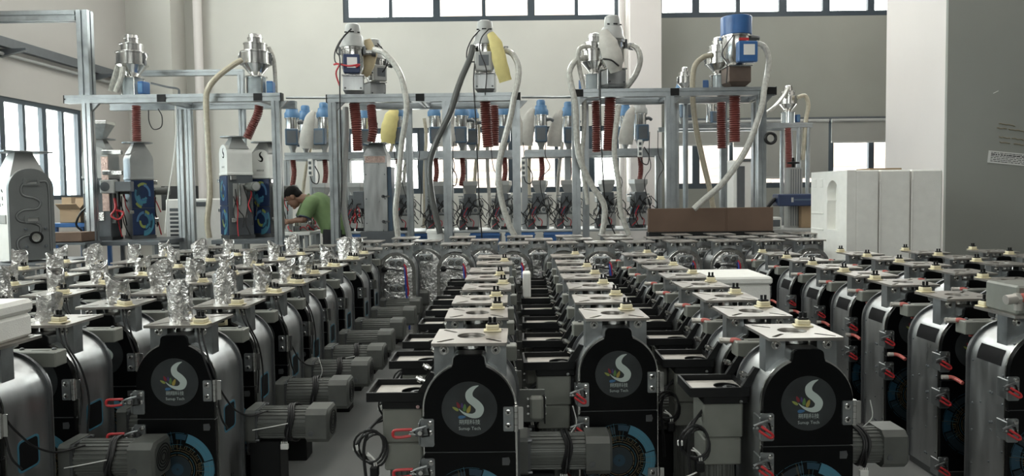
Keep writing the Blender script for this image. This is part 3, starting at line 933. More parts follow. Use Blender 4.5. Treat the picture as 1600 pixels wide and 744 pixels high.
# columns with foil sleeves on the left
for c, X, ds in ((0, -1.41, (2.89, 3.37, 3.79, 4.20, 4.68, 5.16, 5.70, 6.22, 6.75, 7.25)),
                 (1, -1.99, (2.47, 2.93, 3.40, 3.84, 4.28, 4.72, 5.20, 5.70, 6.22, 6.75, 7.25)),
                 (2, -2.57, (3.38, 3.82, 4.26, 4.72, 5.20, 5.70, 6.22, 6.75, 7.25)),
                 (3, -3.15, (4.26, 4.72, 5.20, 5.70, 6.22, 6.75, 7.25)),
                 (4, -3.73, (5.20, 5.70))):
    for k, d in enumerate(ds):
        det = 1 if (d < 4.5 and c < 3) else 0
        cn = ('the column beside the motor aisle', 'the second sleeve column from the aisle', 'the third sleeve column from the aisle', 'the fourth sleeve column from the aisle', 'the outermost sleeve column at left')[c]
        sleeve = d < 6.5 and not (c == 1 and k == 0)
        if c == 1 and k == 0: lb = 'black-fronted feeder machine carrying a white foam box at the left edge'
        elif sleeve: lb = 'feeder machine with foil sleeve, %s from front in %s' % (ORD[k], cn)
        else: lb = 'feeder machine with bare plate, %s from front in %s' % (ORD[k], cn)
        t = thing('feeder_machine', lb, 'machine', (X + JIT.uniform(-.015, .015), d, 0), YAW(1.5), 'machines with foil sleeves')
        common(t, det, (.566, .425), 'out')
        if sleeve:
            ob('foil_sleeve', FOILS[(k * 2 + c) % 5] if (c, k) != (0, 0) else FOILS[2], t, (JIT.uniform(-.02, .01) + (.0 if (c, k) != (0, 0) else -.01), .12 + JIT.uniform(-.02, .02), ZT - .01), JIT.uniform(-.5, .5), label='crinkled foil sleeve standing in the plate')
            connector(t, .06 + JIT.uniform(-.01, .03), .05 + JIT.uniform(0, .02), JIT.uniform(-.4, .4))
            if k % 3 != 1: connector(t, .10, .022, JIT.uniform(-.5, .5))
            if (c, k) == (0, 1):
                connector(t, .015, -.035, .3, -.06, rot=(radians(75), 0, .4))
        if det:
            ob('hanging_wires', PM['hanging_wires' if k % 2 == 0 else 'hanging_wires_b'], t)
        if c < 3: ob('side_label', PM['side_label'], t, label='blue outlined label on the right side')
        valve(t, False)
        motor(t, k, det)

# silver sided columns on the right
for c, X, ds in ((0, 2.165, (2.87, 3.33, 3.83, 4.24, 4.68, 5.17, 5.69)), (1, 2.80, (3.85, 4.30, 4.77, 5.20, 5.62)),
                 (2, 3.36, (4.75, 5.22, 5.68)), (3, 3.92, (5.25, 5.70))):
    for k, d in enumerate(ds):
        det = 1 if d < 5.5 and c < 2 else 0
        cn = ('the nearest silver column', 'the second silver column', 'the third silver column', 'the farthest right silver column')[c]
        lb = 'silver-sided feeder machine with red latches, %s from front in %s' % (ORD[k], cn)
        t = thing('feeder_machine', lb, 'machine', (X + JIT.uniform(-.008, .008), d, 0), YAW(1.0), 'silver sided machines at right')
        common(t, det, (.585, .413, .08), 'folded')
        connector(t, -.105 + JIT.uniform(-.01, .01), .235, JIT.uniform(-.2, .2))
        ob('dark_window', PM['dark_window'], t, label='black inspection window on the shoulder')
        ob('side_bolts', PM['side_bolts'], t, kind='stuff')
        valve(t, True, c == 0)
        motor(t, k, 0)

# foil-faced machines across the hall
b = MB().prism(arch(RB - .004, .03), -.012, 0, 'bright', holes=[arch(RB - .026, .05)])
PM['foil_rim'] = b.build('foil_rim')
q = random.Random(9)
b = MB()
NX, NZ = 10, 26
vs, fs = [], []
for j in range(NZ + 1):
    z = .04 + (ZA + RB - .03 - .04) * j / NZ
    hw = RB - .024 if z < ZA else sqrt(max(.0001, (RB - .022) ** 2 - (z - ZA) ** 2))
    for i in range(NX + 1):
        u = -1 + 2 * i / NX
        vs.append((u * hw, -.006 - .01 * (1 - u ** 6) + q.uniform(-.004, .004), z))
for j in range(NZ):
    for i in range(NX):
        a = j * (NX + 1) + i
        fs.append((a, a + 1, a + NX + 2, a + NX + 1))
b.add(vs, fs, 'foil')
PM['foil_blanket'] = b.build('foil_blanket', 22)
b = MB().box(-.062, .07, -.034, -.014, -.032, .032, 'bracket', .005)
for x in (-.034, .028):
    b.lathe([(.025, -.034), (.025, -.041), (.02, -.043), (.017, -.038)], (x, 0, 0), 'bright', 16, 'y')
    b.lathe([(.008, -.038), (.006, -.046)], (x, 0, 0), 'darksteel', 8, 'y')
PM['sensor_block'] = b.build('sensor_block')
b = MB().lathe([(.045, -.012), (.045, -.03), (.033, -.032), (.033, -.012)], (0, 0, 0), 'bright', 20, 'y', False, False).lathe([(.034, -.02), (.03, -.019)], (0, 0, 0), 'black', 20, 'y')
PM['round_port'] = b.build('round_port')
PM['red_lead'] = MB().tube(smooth([(.07, -.03, .70), (.088, -.04, .66), (.092, -.03, .56), (.105, -.036, .46), (.09, -.03, .4), (.1, -.03, .3), (.1, -.03, .16)], 4), .0075, 'wire', 7).build('red_lead')
PM['blue_lead'] = MB().tube(smooth([(.075, -.03, .69), (.08, -.038, .6), (.083, -.03, .5), (.088, -.036, .42), (.1, -.03, .36), (.108, -.034, .22), (.108, -.03, .12)], 4), .0085, 'bluewire', 7).build('blue_lead')
PM['black_lead'] = MB().tube(smooth([(-.13, -.02, .63), (-.1, -.03, .655), (-.05, -.034, .66), (.02, -.034, .648), (.08, -.03, .64)], 4), .006, 'rubber', 6).build('black_lead')
PM['lead_socket'] = MB().lathe([(.028, -.012), (.026, -.03), (.015, -.036)], (-.105, 0, .655), 'black', 12, 'y').build('lead_socket')
xs1 = (619, 711, 802, 880, 939, 1001, 1069, 1139, 1204, 1268)
xs2 = (572, 665, 757, 842, 905, 968, 1035, 1100, 1165, 1230)
xs3 = (545, 632, 722, 812, 890, 960, 1062, 1130, 1196, 1258)
for rn, (xs, d, yy) in enumerate(((xs1, 6.62, 380), (xs2, 7.12, 372), (xs3, 7.62, 366))):
    for k, px in enumerate(xs):
        X = at(px, yy, d).x
        lb = 'foil-faced feeder machine, %s from left in the %s cross row' % (ORD[k], ('nearest', 'middle', 'rearmost')[rn])
        t = thing('feeder_machine', lb, 'machine', (X, d, 0), YAW(2), 'foil faced machines across the hall', 1.055)
        ob('body', PM['body'], t); ob('base', PM['base'], t); top(t)
        fb = ob('foil_blanket', PM['foil_blanket'], t); ob('foil_rim', PM['foil_rim'], t)
        s1 = ob('sensor_block', PM['sensor_block'], t, (0, 0, .715))
        if rn == 0:
            ob('sensor_block', PM['sensor_block'], t, (0, 0, .49)); ob('round_port', PM['round_port'], t, (-.01, 0, .38))
            ob('red_lead', PM['red_lead'], t); ob('blue_lead', PM['blue_lead'], t); ob('black_lead', PM['black_lead'], t); ob('lead_socket', PM['lead_socket'], t)
        ob('rear_flange', PM['rear_flange'], t); ob('rear_housing', PM['rear_housing'], t)

# ------------------------------------------------------------------ loader frames
def profile(axis, c, a0, a1, s, m='alu'):
    """slotted aluminium bar along an axis; c = centre in the other two axes"""
    h, w, dp = s / 2, s * .09, s * .12
    q = []
    for k in range(4):
        ca, sa = cos(k * pi / 2), sin(k * pi / 2)
        for x, y in ((h, -h), (h, -w), (h - dp, -w), (h - dp, w), (h, w)):
            q.append((x * ca - y * sa + c[0], x * sa + y * ca + c[1]))
    return MB().prism(q, a0, a1, m, {'x': 'yz', 'y': 'xz', 'z': 'xy'}[axis])


FD, RD = 8.2, 8.9
S = .092


def frame(name, label, pxl, pxr, pyl, joints, posts_front, posts_rear, extra=()):
    A, Bq = at(pxl, pyl[0], FD), at(pxr, pyl[1], FD)
    z = (A.z + Bq.z) / 2
    t = thing('aluminium_frame', label, 'frame', (A.x, FD, 0), 0)
    L = Bq.x - A.x
    X = lambda px, Y, py=250: at(px, py, Y).x - A.x
    ob('front_beam', profile('x', (0, z), 0, L, S), t)
    ob('rear_beam', profile('x', (RD - FD, z), .12, L - .05, S), t)
    for j in joints:
        x = X(j, FD, 150)
        ob('joint_plate', MB().box(x - .05, x + .05, -S / 2 - .006, -S / 2 + .004, z - S / 2 + .004, z + S / 2 - .004, 'black', .002), t)
        ob('cross_beam', profile('y', (x, z), S / 2, RD - FD - S / 2, S * .8), t)
    for xx in (-.006, L):
        ob('end_cap', MB().box(xx - .004, xx + .01, -S / 2, S / 2, z - S / 2, z + S / 2, 'black'), t)
    for px in posts_front:
        x = X(px, FD); ob('post', profile('z', (x, 0), 0, z - S / 2, S), t)
        ob('corner_bracket', MB().prism([(x + S / 2, z - S / 2), (x + S / 2 + .09, z - S / 2), (x + S / 2, z - S / 2 - .09)], -.02, .02, 'bracket'), t)
    for px in posts_rear:
        x = X(px, RD); ob('post', profile('z', (x, RD - FD), 0, z - S / 2, S * .85), t)
    return t, A, z


f1, A1, z1 = frame('aluminium_frame', 'left aluminium loader frame with a tall upper arm', 104, 440, (154, 154), (255, 405), (141, 434), (283, 297))
x = at(135, 100, FD).x - A1.x
zt = at(135, 17, FD).z
ob('upper_post', profile('z', (x, 0), z1 + S / 2, zt, .125), f1)
xl = at(-70, 30, 8.4).x - A1.x
ob('upper_arm', profile('x', (0.0, zt - .06), xl, x - .08, .115), f1)
zr = at(310, 114, 9.0).z
xa, xb = at(222, 114, 9.0).x - A1.x, at(381, 114, 9.0).x - A1.x
ob('guard_rail', profile('x', (.8, zr), xa, xb, .07), f1)
ob('guard_post', profile('z', (xb - .035, .8), 0, zr - .035, .07), f1)
f2, A2, z2 = frame('aluminium_frame', 'middle aluminium loader frame under the windows', 512, 812, (153, 153), (657, 806), (522, 699, 807), (536, 640))
f3, A3, z3 = frame('aluminium_frame', 'right aluminium loader frame carrying the blue drum loader', 899, 1210, (147, 142), (904, 1053, 1203), (900, 1046, 1189), (915, 1055, 1130, 1180))
for (pa, pb, y, k) in ((445, 512, 152, 0), (815, 899, 151, 1)):
    a, b_ = at(pa, y, FD), at(pb, y, FD)
    t = ob('tie_rod', MB().cyl(a + Vector((0, .05, 0)), b_ + Vector((0, .05, 0)), .014, 'alu', 8))
    tag(t, 'thin steel rod joining the ' + ('left and middle' if k == 0 else 'middle and right') + ' loader frames', 'rod')


# ------------------------------------------------------------------ vacuum loaders
def loader_steel():
    P = {}
    b = MB().lathe([(.13, 0), (.13, .014), (.11, .014)], (0, 0, 0), 'bright', 24).lathe([(.105, .014), (.105, .215)], (0, 0, 0), 'glassy', 24).lathe([(.125, .215), (.125, .228), (.06, .235)], (0, 0, 0), 'bright', 24)
    for k in range(4):
        a = pi / 4 + k * pi / 2
        b.cyl((.115 * cos(a), .115 * sin(a), 0), (.115 * cos(a), .115 * sin(a), .22), .008, 'bright', 6)
    P['sight_glass'] = b
    P['cone'] = MB().lathe([(.055, .228), (.06, .245), (.158, .36)], (0, 0, 0), 'bright', 24)
    P['chamber'] = MB().lathe([(.158, .36), (.17, .362), (.17, .372), (.16, .374), (.16, .49), (.17, .492), (.17, .505), (.15, .515), (.13, .52)], (0, 0, 0), 'bright', 28)
    P['filter_head'] = MB().lathe([(.125, .515), (.125, .585), (.132, .588), (.132, .6), (.1, .61)], (0, 0, 0), 'bright', 24)
    P['motor_cap'] = MB().lathe([(.078, .605), (.078, .655), (.085, .657), (.085, .664), (.072, .668), (.07, .70), (.05, .712)], (0, 0, 0), 'bright', 22)
    b = MB()
    for sx in (-1, 1):
        b.box(sx * .165 - .012, sx * .165 + .012, -.02, .02, .36, .5, 'darksteel', .004).tube([(sx * .175, -.0, .49), (sx * .19, 0, .45), (sx * .18, 0, .41)], .007, 'bright', 6)
    P['clamp'] = b
    P['control_box'] = MB().box(.13, .2, -.09, .03, .03, .17, 'blue', .006).box(.135, .195, -.093, -.09, .05, .15, 'bluelight')
    return {k: v.build(k) for k, v in P.items()}


def square_hopper(w0, w1, z0, z1, m, zb=None, t=.0):
    b = MB()
    r = lambda w, z: [(-w, -w, z), (w, -w, z), (w, w, z), (-w, w, z)]
    b.rings([r(w0, z0), r(w1, z1)], m)
    return b


def loader_grey(head='greyp', boxc='navy'):
    P = {}
    b = square_hopper(.085, .115, .02, .06, 'steel').box(-.118, .118, -.118, .118, .06, .235, 'steel', .006).box(-.13, .13, -.13, .13, .235, .25, 'bright', .003).box(-.1, .1, -.1, .1, 0, .02, 'darksteel')
    for k in (-1, 1): b.cyl((k * .09, -.118, .09), (k * .09, -.124, .09), .012, 'darksteel', 8)
    P['hopper'] = b
    P['chamber'] = MB().lathe([(.09, .25), (.135, .34), (.135, .55), (.15, .552), (.15, .575), (.14, .58)], (0, 0, 0), 'bright', 26)
    P['head'] = MB().lathe([(.15, .58), (.15, .60), (.13, .63), (.125, .70), (.11, .73)], (0, 0, 0), head, 26)
    b = MB().lathe([(.088, .72), (.092, .735), (.092, .81), (.085, .85), (.06, .865)], (0, 0, 0), head, 24)
    for a in (3.9, 4.7, 5.5): b.cbox((.09 * cos(a), .09 * sin(a), .755), (.05, .012, .012), 'ink')
    P['motor_cap'] = b
    b = MB().box(-.1, .09, -.225, -.135, .25, .47, boxc, .01)
    P['control_box'] = b
    P['data_plate'] = MB().box(-.055, .06, -.229, -.225, .31, .43, 'paper' if boxc != 'greyp' else 'dgrey')
    b = MB().tube(smooth([(.12, 0, .52), (.18, 0, .53), (.25, 0, .525)], 3), .034, 'bright', 12).cyl((.22, 0, .527), (.27, 0, .524), .042, 'darksteel', 12)
    P['inlet'] = b
    b = MB()
    for a in (pi * .1, pi * .62, pi * 1.05, pi * 1.85):
        b.cbox((.155 * cos(a), .155 * sin(a), .54), (.03, .03, .1), 'darksteel', .005)
    P['clamp'] = b
    P['power_lead'] = MB().tube(smooth([(-.05, -.09, .74), (-.14, -.1, .64), (-.2, -.12, .5), (-.19, -.15, .38), (-.1, -.18, .36)], 4), .008, 'rubber', 6)
    return {k: v.build(k) for k, v in P.items()}


def loader_drum():
    P = {}
    P['hopper'] = square_hopper(.08, .13, .02, .07, 'rust').box(-.132, .132, -.132, .132, .07, .25, 'rust', .006).box(-.145, .145, -.145, .145, .25, .265, 'bright', .003).box(-.1, .1, -.1, .1, 0, .02, 'darksteel')
    P['chamber'] = MB().lathe([(.1, .265), (.15, .36), (.15, .6), (.17, .603), (.17, .622)], (0, 0, 0), 'bright', 28)
    P['drum'] = MB().lathe([(.172, .622), (.178, .63), (.178, .83), (.172, .838), (.1, .842)], (0, 0, 0), 'blue', 32)
    P['control_box'] = MB().box(-.06, .17, -.24, -.15, .28, .52, 'blue', .012)
    P['data_plate'] = MB().box(.0, .13, -.244, -.24, .36, .48, 'paper')
    P['inlet'] = MB().tube(smooth([(.13, 0, .59), (.2, 0, .6), (.27, 0, .59)], 3), .036, 'darksteel', 12)
    P['red_tag'] = MB().box(-.02, .09, -.165, -.15, .54, .57, 'red')
    return {k: v.build(k) for k, v in P.items()}


def loader_small(capm='bluelight', boxm='bluegrey'):
    P = {}
    P['cone'] = MB().lathe([(.035, .0), (.035, .04), (.07, .12), (.08, .13)], (0, 0, 0), 'greyp', 18)
    P['chamber'] = MB().lathe([(.085, .13), (.088, .14), (.088, .47), (.098, .473), (.098, .49)], (0, 0, 0), 'bright', 20)
    b = MB().lathe([(.105, .49), (.105, .55), (.085, .58), (.08, .62), (.062, .625), (.062, .68), (.05, .70)], (0, 0, 0), capm, 22)
    P['cap'] = b
    P['control_box'] = MB().box(-.085, .085, -.165, -.09, .10, .33, boxm, .01)
    P['screen'] = MB().box(-.06, .06, -.168, -.165, .13, .30, 'dgrey')
    P['inlet'] = MB().tube(smooth([(.08, 0, .42), (.13, 0, .43), (.17, .02, .41)], 3), .024, 'dgrey', 10)
    return {k: v.build(k) for k, v in P.items()}


LS, LG, LGL, LD = loader_steel(), loader_grey(), loader_grey('greyp', 'greyp'), loader_drum()
LB, LBG = loader_small(), loader_small('greyp', 'bluegrey')


def put(parts, name, label, loc, rz=0., group=None, sc=1., skip=()):
    t = thing(name, label, 'loader', loc, rz, group, sc)
    for k, m in parts.items():
        if k not in skip: ob(k, m, t)
    return t


def on(px, py, Y, z=None):
    p = at(px, py, Y)
    return (p.x, Y, p.z if z is None else z)


ZB = z1 + S / 2
put(LS, 'vacuum_loader', 'shiny steel cone loader on the far left of the left frame', on(208, 145, 8.45, ZB), -.2, 'loaders on the aluminium frames', 1.04)
put(LS, 'vacuum_loader', 'shiny steel cone loader with hoses on the right end of the left frame', on(401, 145, 8.5, ZB), .1, 'loaders on the aluminium frames', 1.04)
ZB2 = z2 + S / 2
g1 = put(LG, 'vacuum_loader', 'grey headed loader with navy box tied with red tape', on(553, 147, 8.4, ZB2), .15, 'loaders on the aluminium frames', .98)
g2 = put(LGL, 'vacuum_loader', 'grey loader half hidden behind the red taped one', on(586, 147, 8.75, ZB2), .6, 'loaders on the aluminium frames', .86)
g3 = put(LGL, 'vacuum_loader', 'grey loader with yellow filter bag in the middle of the hall', on(759, 147, 8.4, ZB2), -.05, 'loaders on the aluminium frames')
ZB3 = z3 + S / 2
put(LS, 'vacuum_loader', 'slim steel cone loader beside a white bag on the right frame', on(929, 140, 8.5, ZB3), 2.6, 'loaders on the aluminium frames', .98)
g4 = put(LG, 'vacuum_loader', 'tall grey headed loader behind a white filter bag', on(957, 138, 8.35, ZB3), .3, 'loaders on the aluminium frames', 1.0, skip=('control_box', 'data_plate', 'power_lead'))
put(LS, 'vacuum_loader', 'steel loader tucked behind the blue drum loader', on(1123, 140, 8.6, ZB3), 2.8, 'loaders on the aluminium frames', .92)
put(LD, 'vacuum_loader', 'loader with a big blue drum top and blue control box', on(1150, 134, 8.35, ZB3), .05, 'loaders on the aluminium frames', .99)


# filter bags
def bag(label, pts, radii, m, parent=None, flat=.45, group='filter bags', name='filter_bag'):
    P = smooth(pts, 5)
    n = len(P)
    R = []
    for i in range(n):
        q = i / (n - 1) * (len(radii) - 1); k = min(int(q), len(radii) - 2)
        R.append((radii[k] + (radii[k + 1] - radii[k]) * (q - k)) * (1 + .04 * sin(i * 1.7)))
    o = ob(name, MB().tube(P, R, m, 14, True, flat))
    return tag(o, label, 'bag', group)


def pt(px, py, Y): return at(px, py, Y)


bag('long yellow filter bag hanging over the middle grey loader', [pt(766, 52, 8.25), pt(775, 70, 8.2), pt(782, 100, 8.18), pt(790, 127, 8.2)], [.04, .075, .085, .075], 'bagyellow')
bag('tan filter bag hanging beside the red taped loader', [pt(574, 62, 8.5), pt(579, 85, 8.48), pt(573, 108, 8.48), pt(569, 118, 8.5)], [.04, .08, .07, .05], 'bagtan')
bag('white filter bag strapped across the tall loader on the right frame', [pt(943, 48, 8.2), pt(950, 68, 8.13), pt(958, 92, 8.1), pt(963, 112, 8.13)], [.05, .11, .115, .07], 'bagwhite', flat=.4)
p = [pt(942, 92, 8.07), pt(955, 94, 8.04), pt(967, 103, 8.06)]
tag(ob('bag_strap', MB().tube(smooth(p, 4), .01, 'rubber', 6)), 'black strap around the white filter bag', 'strap')
p = [pt(522, 101, 8.2), pt(528, 100, 8.16), pt(545, 103, 8.12), pt(562, 101, 8.14), pt(556, 105, 8.13)]
b = MB().tube(smooth(p, 4), .012, 'wire', 6).tube(smooth([pt(530, 102, 8.16), pt(525, 115, 8.15), pt(531, 135, 8.15)], 4), .01, 'wire', 6)
tag(ob('red_tape', b), 'red tape tied around the navy loader box', 'tape')

# loaders on the rear rail with bags, hoses and dosing units below
D3 = 10.0
zr3 = at(740, 241, D3).z
zt3 = at(740, 359, D3).z
t = thing('rear_rack', 'long low aluminium rack behind the frames holding blue loaders', 'rack', (at(440, 240, D3).x, D3, 0))
x0 = at(440, 240, D3).x
for i, (a, b_) in enumerate(((446, 518), (536, 700), (706, 806), (820, 905), (908, 1034))):
    ob('rail', profile('x', (0, zr3), at(a, 240, D3).x - x0, at(b_, 240, D3).x - x0, .1), t)
    ob('rail', profile('x', (.45, zr3), at(a, 240, D3).x - x0, at(b_, 240, D3).x - x0, .1), t)
for px in (447, 487, 541, 604, 668, 703, 820, 888, 1031):
    ob('post', profile('z', (at(px, 300, D3).x - x0, .1), 0, zr3 - .05, .085, 'aludark'), t)
t = thing('work_bench', 'long steel work bench under the rear rack with dosing units', 'bench', (x0, D3 - .15, 0))
ob('bench_top', MB().box(at(535, 300, D3).x - x0, at(1034, 300, D3).x - x0, -.1, .75, zt3 - .03, zt3, 'benchtop', .005), t)
for px in (545, 660, 780, 900, 1025):
    ob('leg', MB().box(at(px, 300, D3).x - x0 - .03, at(px, 300, D3).x - x0 + .03, 0, .06, 0, zt3 - .05, 'aludark'), t)
for i, px in enumerate((535, 588, 640, 735, 790, 850)):
    a = at(px, 371, 9.75)
    cr = thing('blue_crate', 'blue plastic crate under the rear bench, %s from left' % ORD[i], 'crate', (a.x, 9.72, 0), 0, 'blue crates under the bench')
    b = MB()
    w, dd, h = .40, .3, zt3 - .034
    b.box(0, w, 0, .012, .3, h, 'blue', .002).box(0, w, dd - .012, dd, .3, h, 'blue').box(0, .012, .012, dd - .012, .3, h, 'blue').box(w - .012, w, .012, dd - .012, .3, h, 'blue').box(0, w, 0, dd, .29, .3, 'blue')
    ob('shell', b, cr); ob('rim', MB().box(-.012, w + .012, -.012, 0, h - .04, h - .02, 'blue', .003), cr)
    st = thing('crate_stand', 'black stand holding the %s blue crate under the bench' % ORD[i], 'stand', (a.x, 9.72, 0), 0, 'crate stands')
    ob('shelf', MB().box(0, .4, 0, .3, .27, .29, 'black'), st)
    for xx in (.02, .36):
        for yy in (.02, .26): ob('leg', MB().box(xx, xx + .02, yy, yy + .02, 0, .27, 'black'), st)


def hose(name, label, pts, r, m, cat='hose', group=None, ribs_=False, n=10):
    P = smooth([at(*p) if len(p) == 3 and p[0] > 20 else Vector(p) for p in pts], 8)
    if ribs_:
        L = [0]
        for a, b in zip(P, P[1:]): L.append(L[-1] + (b - a).length)
        step = .0125
        k = int(L[-1] / step)
        Q, R = [], []
        j = 0
        for i in range(k + 1):
            s_ = L[-1] * i / k
            while j < len(L) - 2 and L[j + 1] < s_: j += 1
            f = (s_ - L[j]) / max(1e-9, L[j + 1] - L[j])
            Q.append(P[j].lerp(P[j + 1], f)); R.append(r * (1.09 if (i // 1) % 2 else .9))
        me = MB().tube(Q, R, m, 12)
    else:
        me = MB().tube(P, r, m, n)
    return tag(ob(name, me), label, cat, group)


GR = 'maroon hoses'
hose('corrugated_hose', 'maroon corrugated hose below the far left steel loader', [(213, 165, 8.5), (213, 195, 8.5), (214, 221, 8.5)], .047, 'maroon', group=GR, ribs_=True)
hose('corrugated_hose', 'curved maroon hose running down to the white machine with a logo', [(405, 165, 8.5), (402, 180, 8.5), (393, 200, 8.5), (386, 216, 8.5)], .05, 'maroon', group=GR, ribs_=True)
hose('corrugated_hose', 'long maroon hose hanging below the red taped loader', [(553, 158, 8.35), (557, 195, 8.3), (559, 236, 8.3)], .058, 'maroon', group=GR, ribs_=True)
hose('corrugated_hose', 'bent maroon hose entering the tall steel box machine', [(580, 165, 8.7), (582, 190, 8.65), (583, 205, 8.6), (580, 222, 8.6)], .052, 'maroon', group=GR, ribs_=True)
hose('corrugated_hose', 'maroon hose below the middle loader, the left of the pair', [(758, 158, 8.35), (760, 195, 8.35), (763, 230, 8.35)], .06, 'maroon', group=GR, ribs_=True)
hose('corrugated_hose', 'maroon hose below the middle loader, the right of the pair', [(772, 165, 8.6), (773, 195, 8.6), (773, 228, 8.6)], .05, 'maroon', group=GR, ribs_=True)
hose('corrugated_hose', 'maroon hose hanging rearmost under the left of the right frame', [(931, 158, 8.65), (932, 195, 8.65), (932, 238, 8.65)], .052, 'maroon', group=GR, ribs_=True)
hose('corrugated_hose', 'thick maroon hose hanging in front under the right frame', [(954, 148, 8.3), (952, 190, 8.3), (950, 236, 8.3)], .062, 'maroon', group=GR, ribs_=True)
hose('corrugated_hose', 'maroon hose with open end hanging behind the drum loader hose', [(1127, 160, 8.6), (1127, 195, 8.6), (1128, 232, 8.6)], .052, 'maroon', group=GR, ribs_=True)
hose('corrugated_hose', 'maroon hose with open end hanging below the blue drum loader', [(1148, 146, 8.3), (1148, 190, 8.3), (1148, 222, 8.3)], .06, 'maroon', group=GR, ribs_=True)


def dosing():
    P = {}
    P['hopper'] = square_hopper(.05, .085, .46, .56, 'greyp').box(-.09, .09, -.09, .09, .56, .62, 'greyp', .004)
    b = MB().box(-.085, .075, -.08, .08, .27, .46, 'dgrey', .006).box(-.15, -.09, -.07, .02, .33, .40, 'bracket', .005).box(-.16, .15, -.02, .03, .42, .435, 'bracket', .002).box(-.1, .1, -.05, .05, .40, .43, 'steel', .003)
    P['block'] = b
    P['side_motor'] = MB().lathe([(.045, .07), (.045, .16), (.03, .165)], (0, -.03, .33), 'greyp', 14, 'x').lathe([(.03, .1655), (.018, .168)], (0, -.03, .33), 'black', 12, 'x')
    P['gauge'] = MB().lathe([(.04, -.07), (.04, -.1), (.032, -.103)], (.06, 0, .25), 'greyp', 14, 'y').lathe([(.024, -.1035), (.02, -.104)], (.06, 0, .25), 'dgrey', 12, 'y')
    P['frame'] = MB().box(-.11, -.09, -.02, .02, 0, .42, 'aludark').box(.09, .11, -.02, .02, 0, .42, 'aludark').box(-.11, .11, -.02, .02, .2, .23, 'aludark')
    P['lower_box'] = MB().box(-.06, .10, -.09, .0, .04, .19, 'greyp', .006).box(-.15, -.07, -.06, .04, .0, .13, 'dgrey', .006).box(-.05, .09, .02, .08, .0, .3, 'dgrey', .004)
    P['valve'] = MB().box(-.12, -.04, -.08, -.02, .18, .26, 'bluegrey', .005).cyl((-.08, -.05, .26), (-.08, -.05, .32), .018, 'bright', 8)
    b = MB()
    q = random.Random(8)
    for i in range(22):
        p = [Vector((q.uniform(-.17, .17), q.uniform(-.12, -.06), q.uniform(.25, .42)))]
        for k in range(3): p.append(p[-1] + Vector((q.uniform(-.09, .09), q.uniform(-.02, .02), q.uniform(-.12, -.03))))
        b.tube(smooth(p, 3), .006, 'rubber' if i % 11 else 'wire', 5)
    P['wiring'] = b
    return {k: v.build(k) for k, v in P.items()}


DU = dosing()
for i, px in enumerate((502, 557, 629, 686, 735, 787, 844, 889, 948, 998)):
    a = at(px, 300, D3)
    t = thing('dosing_unit', 'small grey dosing unit with loose wiring, %s from left on the rear bench' % ORD[i], 'machine', (a.x, D3 + .05, zt3), JIT.uniform(-.3, .3), 'dosing units on the rear bench', 1.1)
    for k, m in DU.items(): ob(k, m, t, kind='stuff' if k == 'wiring' else None)
zl = zr3 + .05
names = []
for i, (px, Y, kind, bx_) in enumerate(((456, 10.0, 0, 0), (477, 10.3, 0, 1), (506, 10.0, 0, -1), (570, 10.2, 0, 0), (621, 10.0, 0, 2), (680, 10.0, 0, 1), (722, 10.0, 0, -1), (738, 10.35, 0, 0), (788, 10.0, 0, 1), (846, 10.0, 0, -1), (889, 10.25, 0, -1), (978, 10.3, 0, 0), (1001, 10.0, 1, -1))):
    a = at(px, 240, Y)
    lb = ('small blue-capped loader, %s from left on the rear rack' % ORD[i]) if kind == 0 and i < 12 else 'small grey-capped loader at the right end of the rear rack'
    t = put(LB if kind == 0 else LBG, 'small_loader', lb, (a.x, Y + .05, zl), JIT.uniform(-.25, .25), 'small loaders on the rear rack', 1.0)
    if bx_ and bx_ != 2:
        s_ = -1 if bx_ < 0 else 1
        q_ = (a.x + s_ * .16, Y - .06, zl)
        bag('off-white filter bag hanging beside the %s small loader from left' % (ORD[i] if i < 12 else 'last'),
            [Vector((q_[0] - s_ * .05, q_[1], zl + .57)), Vector((q_[0] + s_ * .0, q_[1] - .02, zl + .46)), Vector((q_[0] + s_ * .05, q_[1] - .02, zl + .2)), Vector((q_[0] + s_ * .06, q_[1], zl + .06))], [.03, .07, .105, .10], 'bagwhite', flat=.5, group='white filter bags on the rear rack')
    if i not in (1, 7, 11):
        bx0 = at(px, 247, Y)
        hose('corrugated_hose', 'narrow maroon hose under the %s small loader of the rear rack' % (ORD[i] if i < 12 else 'last'),
             [Vector((bx0.x, Y + .05, zr3 - .05)), Vector((bx0.x + .01, Y + .05, zr3 - .25)), Vector((bx0.x - .02, Y + .04, zt3 + .62))], .036, 'maroon', group='narrow maroon hoses of the rear rack', ribs_=True)
bag('yellow filter bag hanging on a rear rack loader', [pt(618, 171, 9.95), pt(612, 183, 9.9), pt(607, 205, 9.86), pt(606, 224, 9.88)], [.05, .10, .11, .10], 'bagyellow', flat=.5)

for i, (px, py) in enumerate(((485, 262), (700, 265), (818, 262), (1000, 232))):
    a = at(px, py, 9.86)
    t = thing('power_strip', 'white power strip fixed to the rear rack, %s from left' % ORD[i], 'socket', (a.x, 9.86, a.z), 0, 'power strips on the rear rack')
    ob('case', MB().box(-.03, .03, -.02, .02, -.12, .12, 'white', .005), t)
    for k in range(3): ob('socket', MB().box(-.018, .018, -.022, -.02, -.095 + .07 * k, -.055 + .07 * k, 'dgrey'), t)
    ob('lead', MB().tube(smooth([(0, -.01, -.12), (.03, -.02, -.2), (.1, -.02, -.22), (.12, -.01, -.1), (.06, .01, .02)], 4), .008, 'rubber', 6), t)

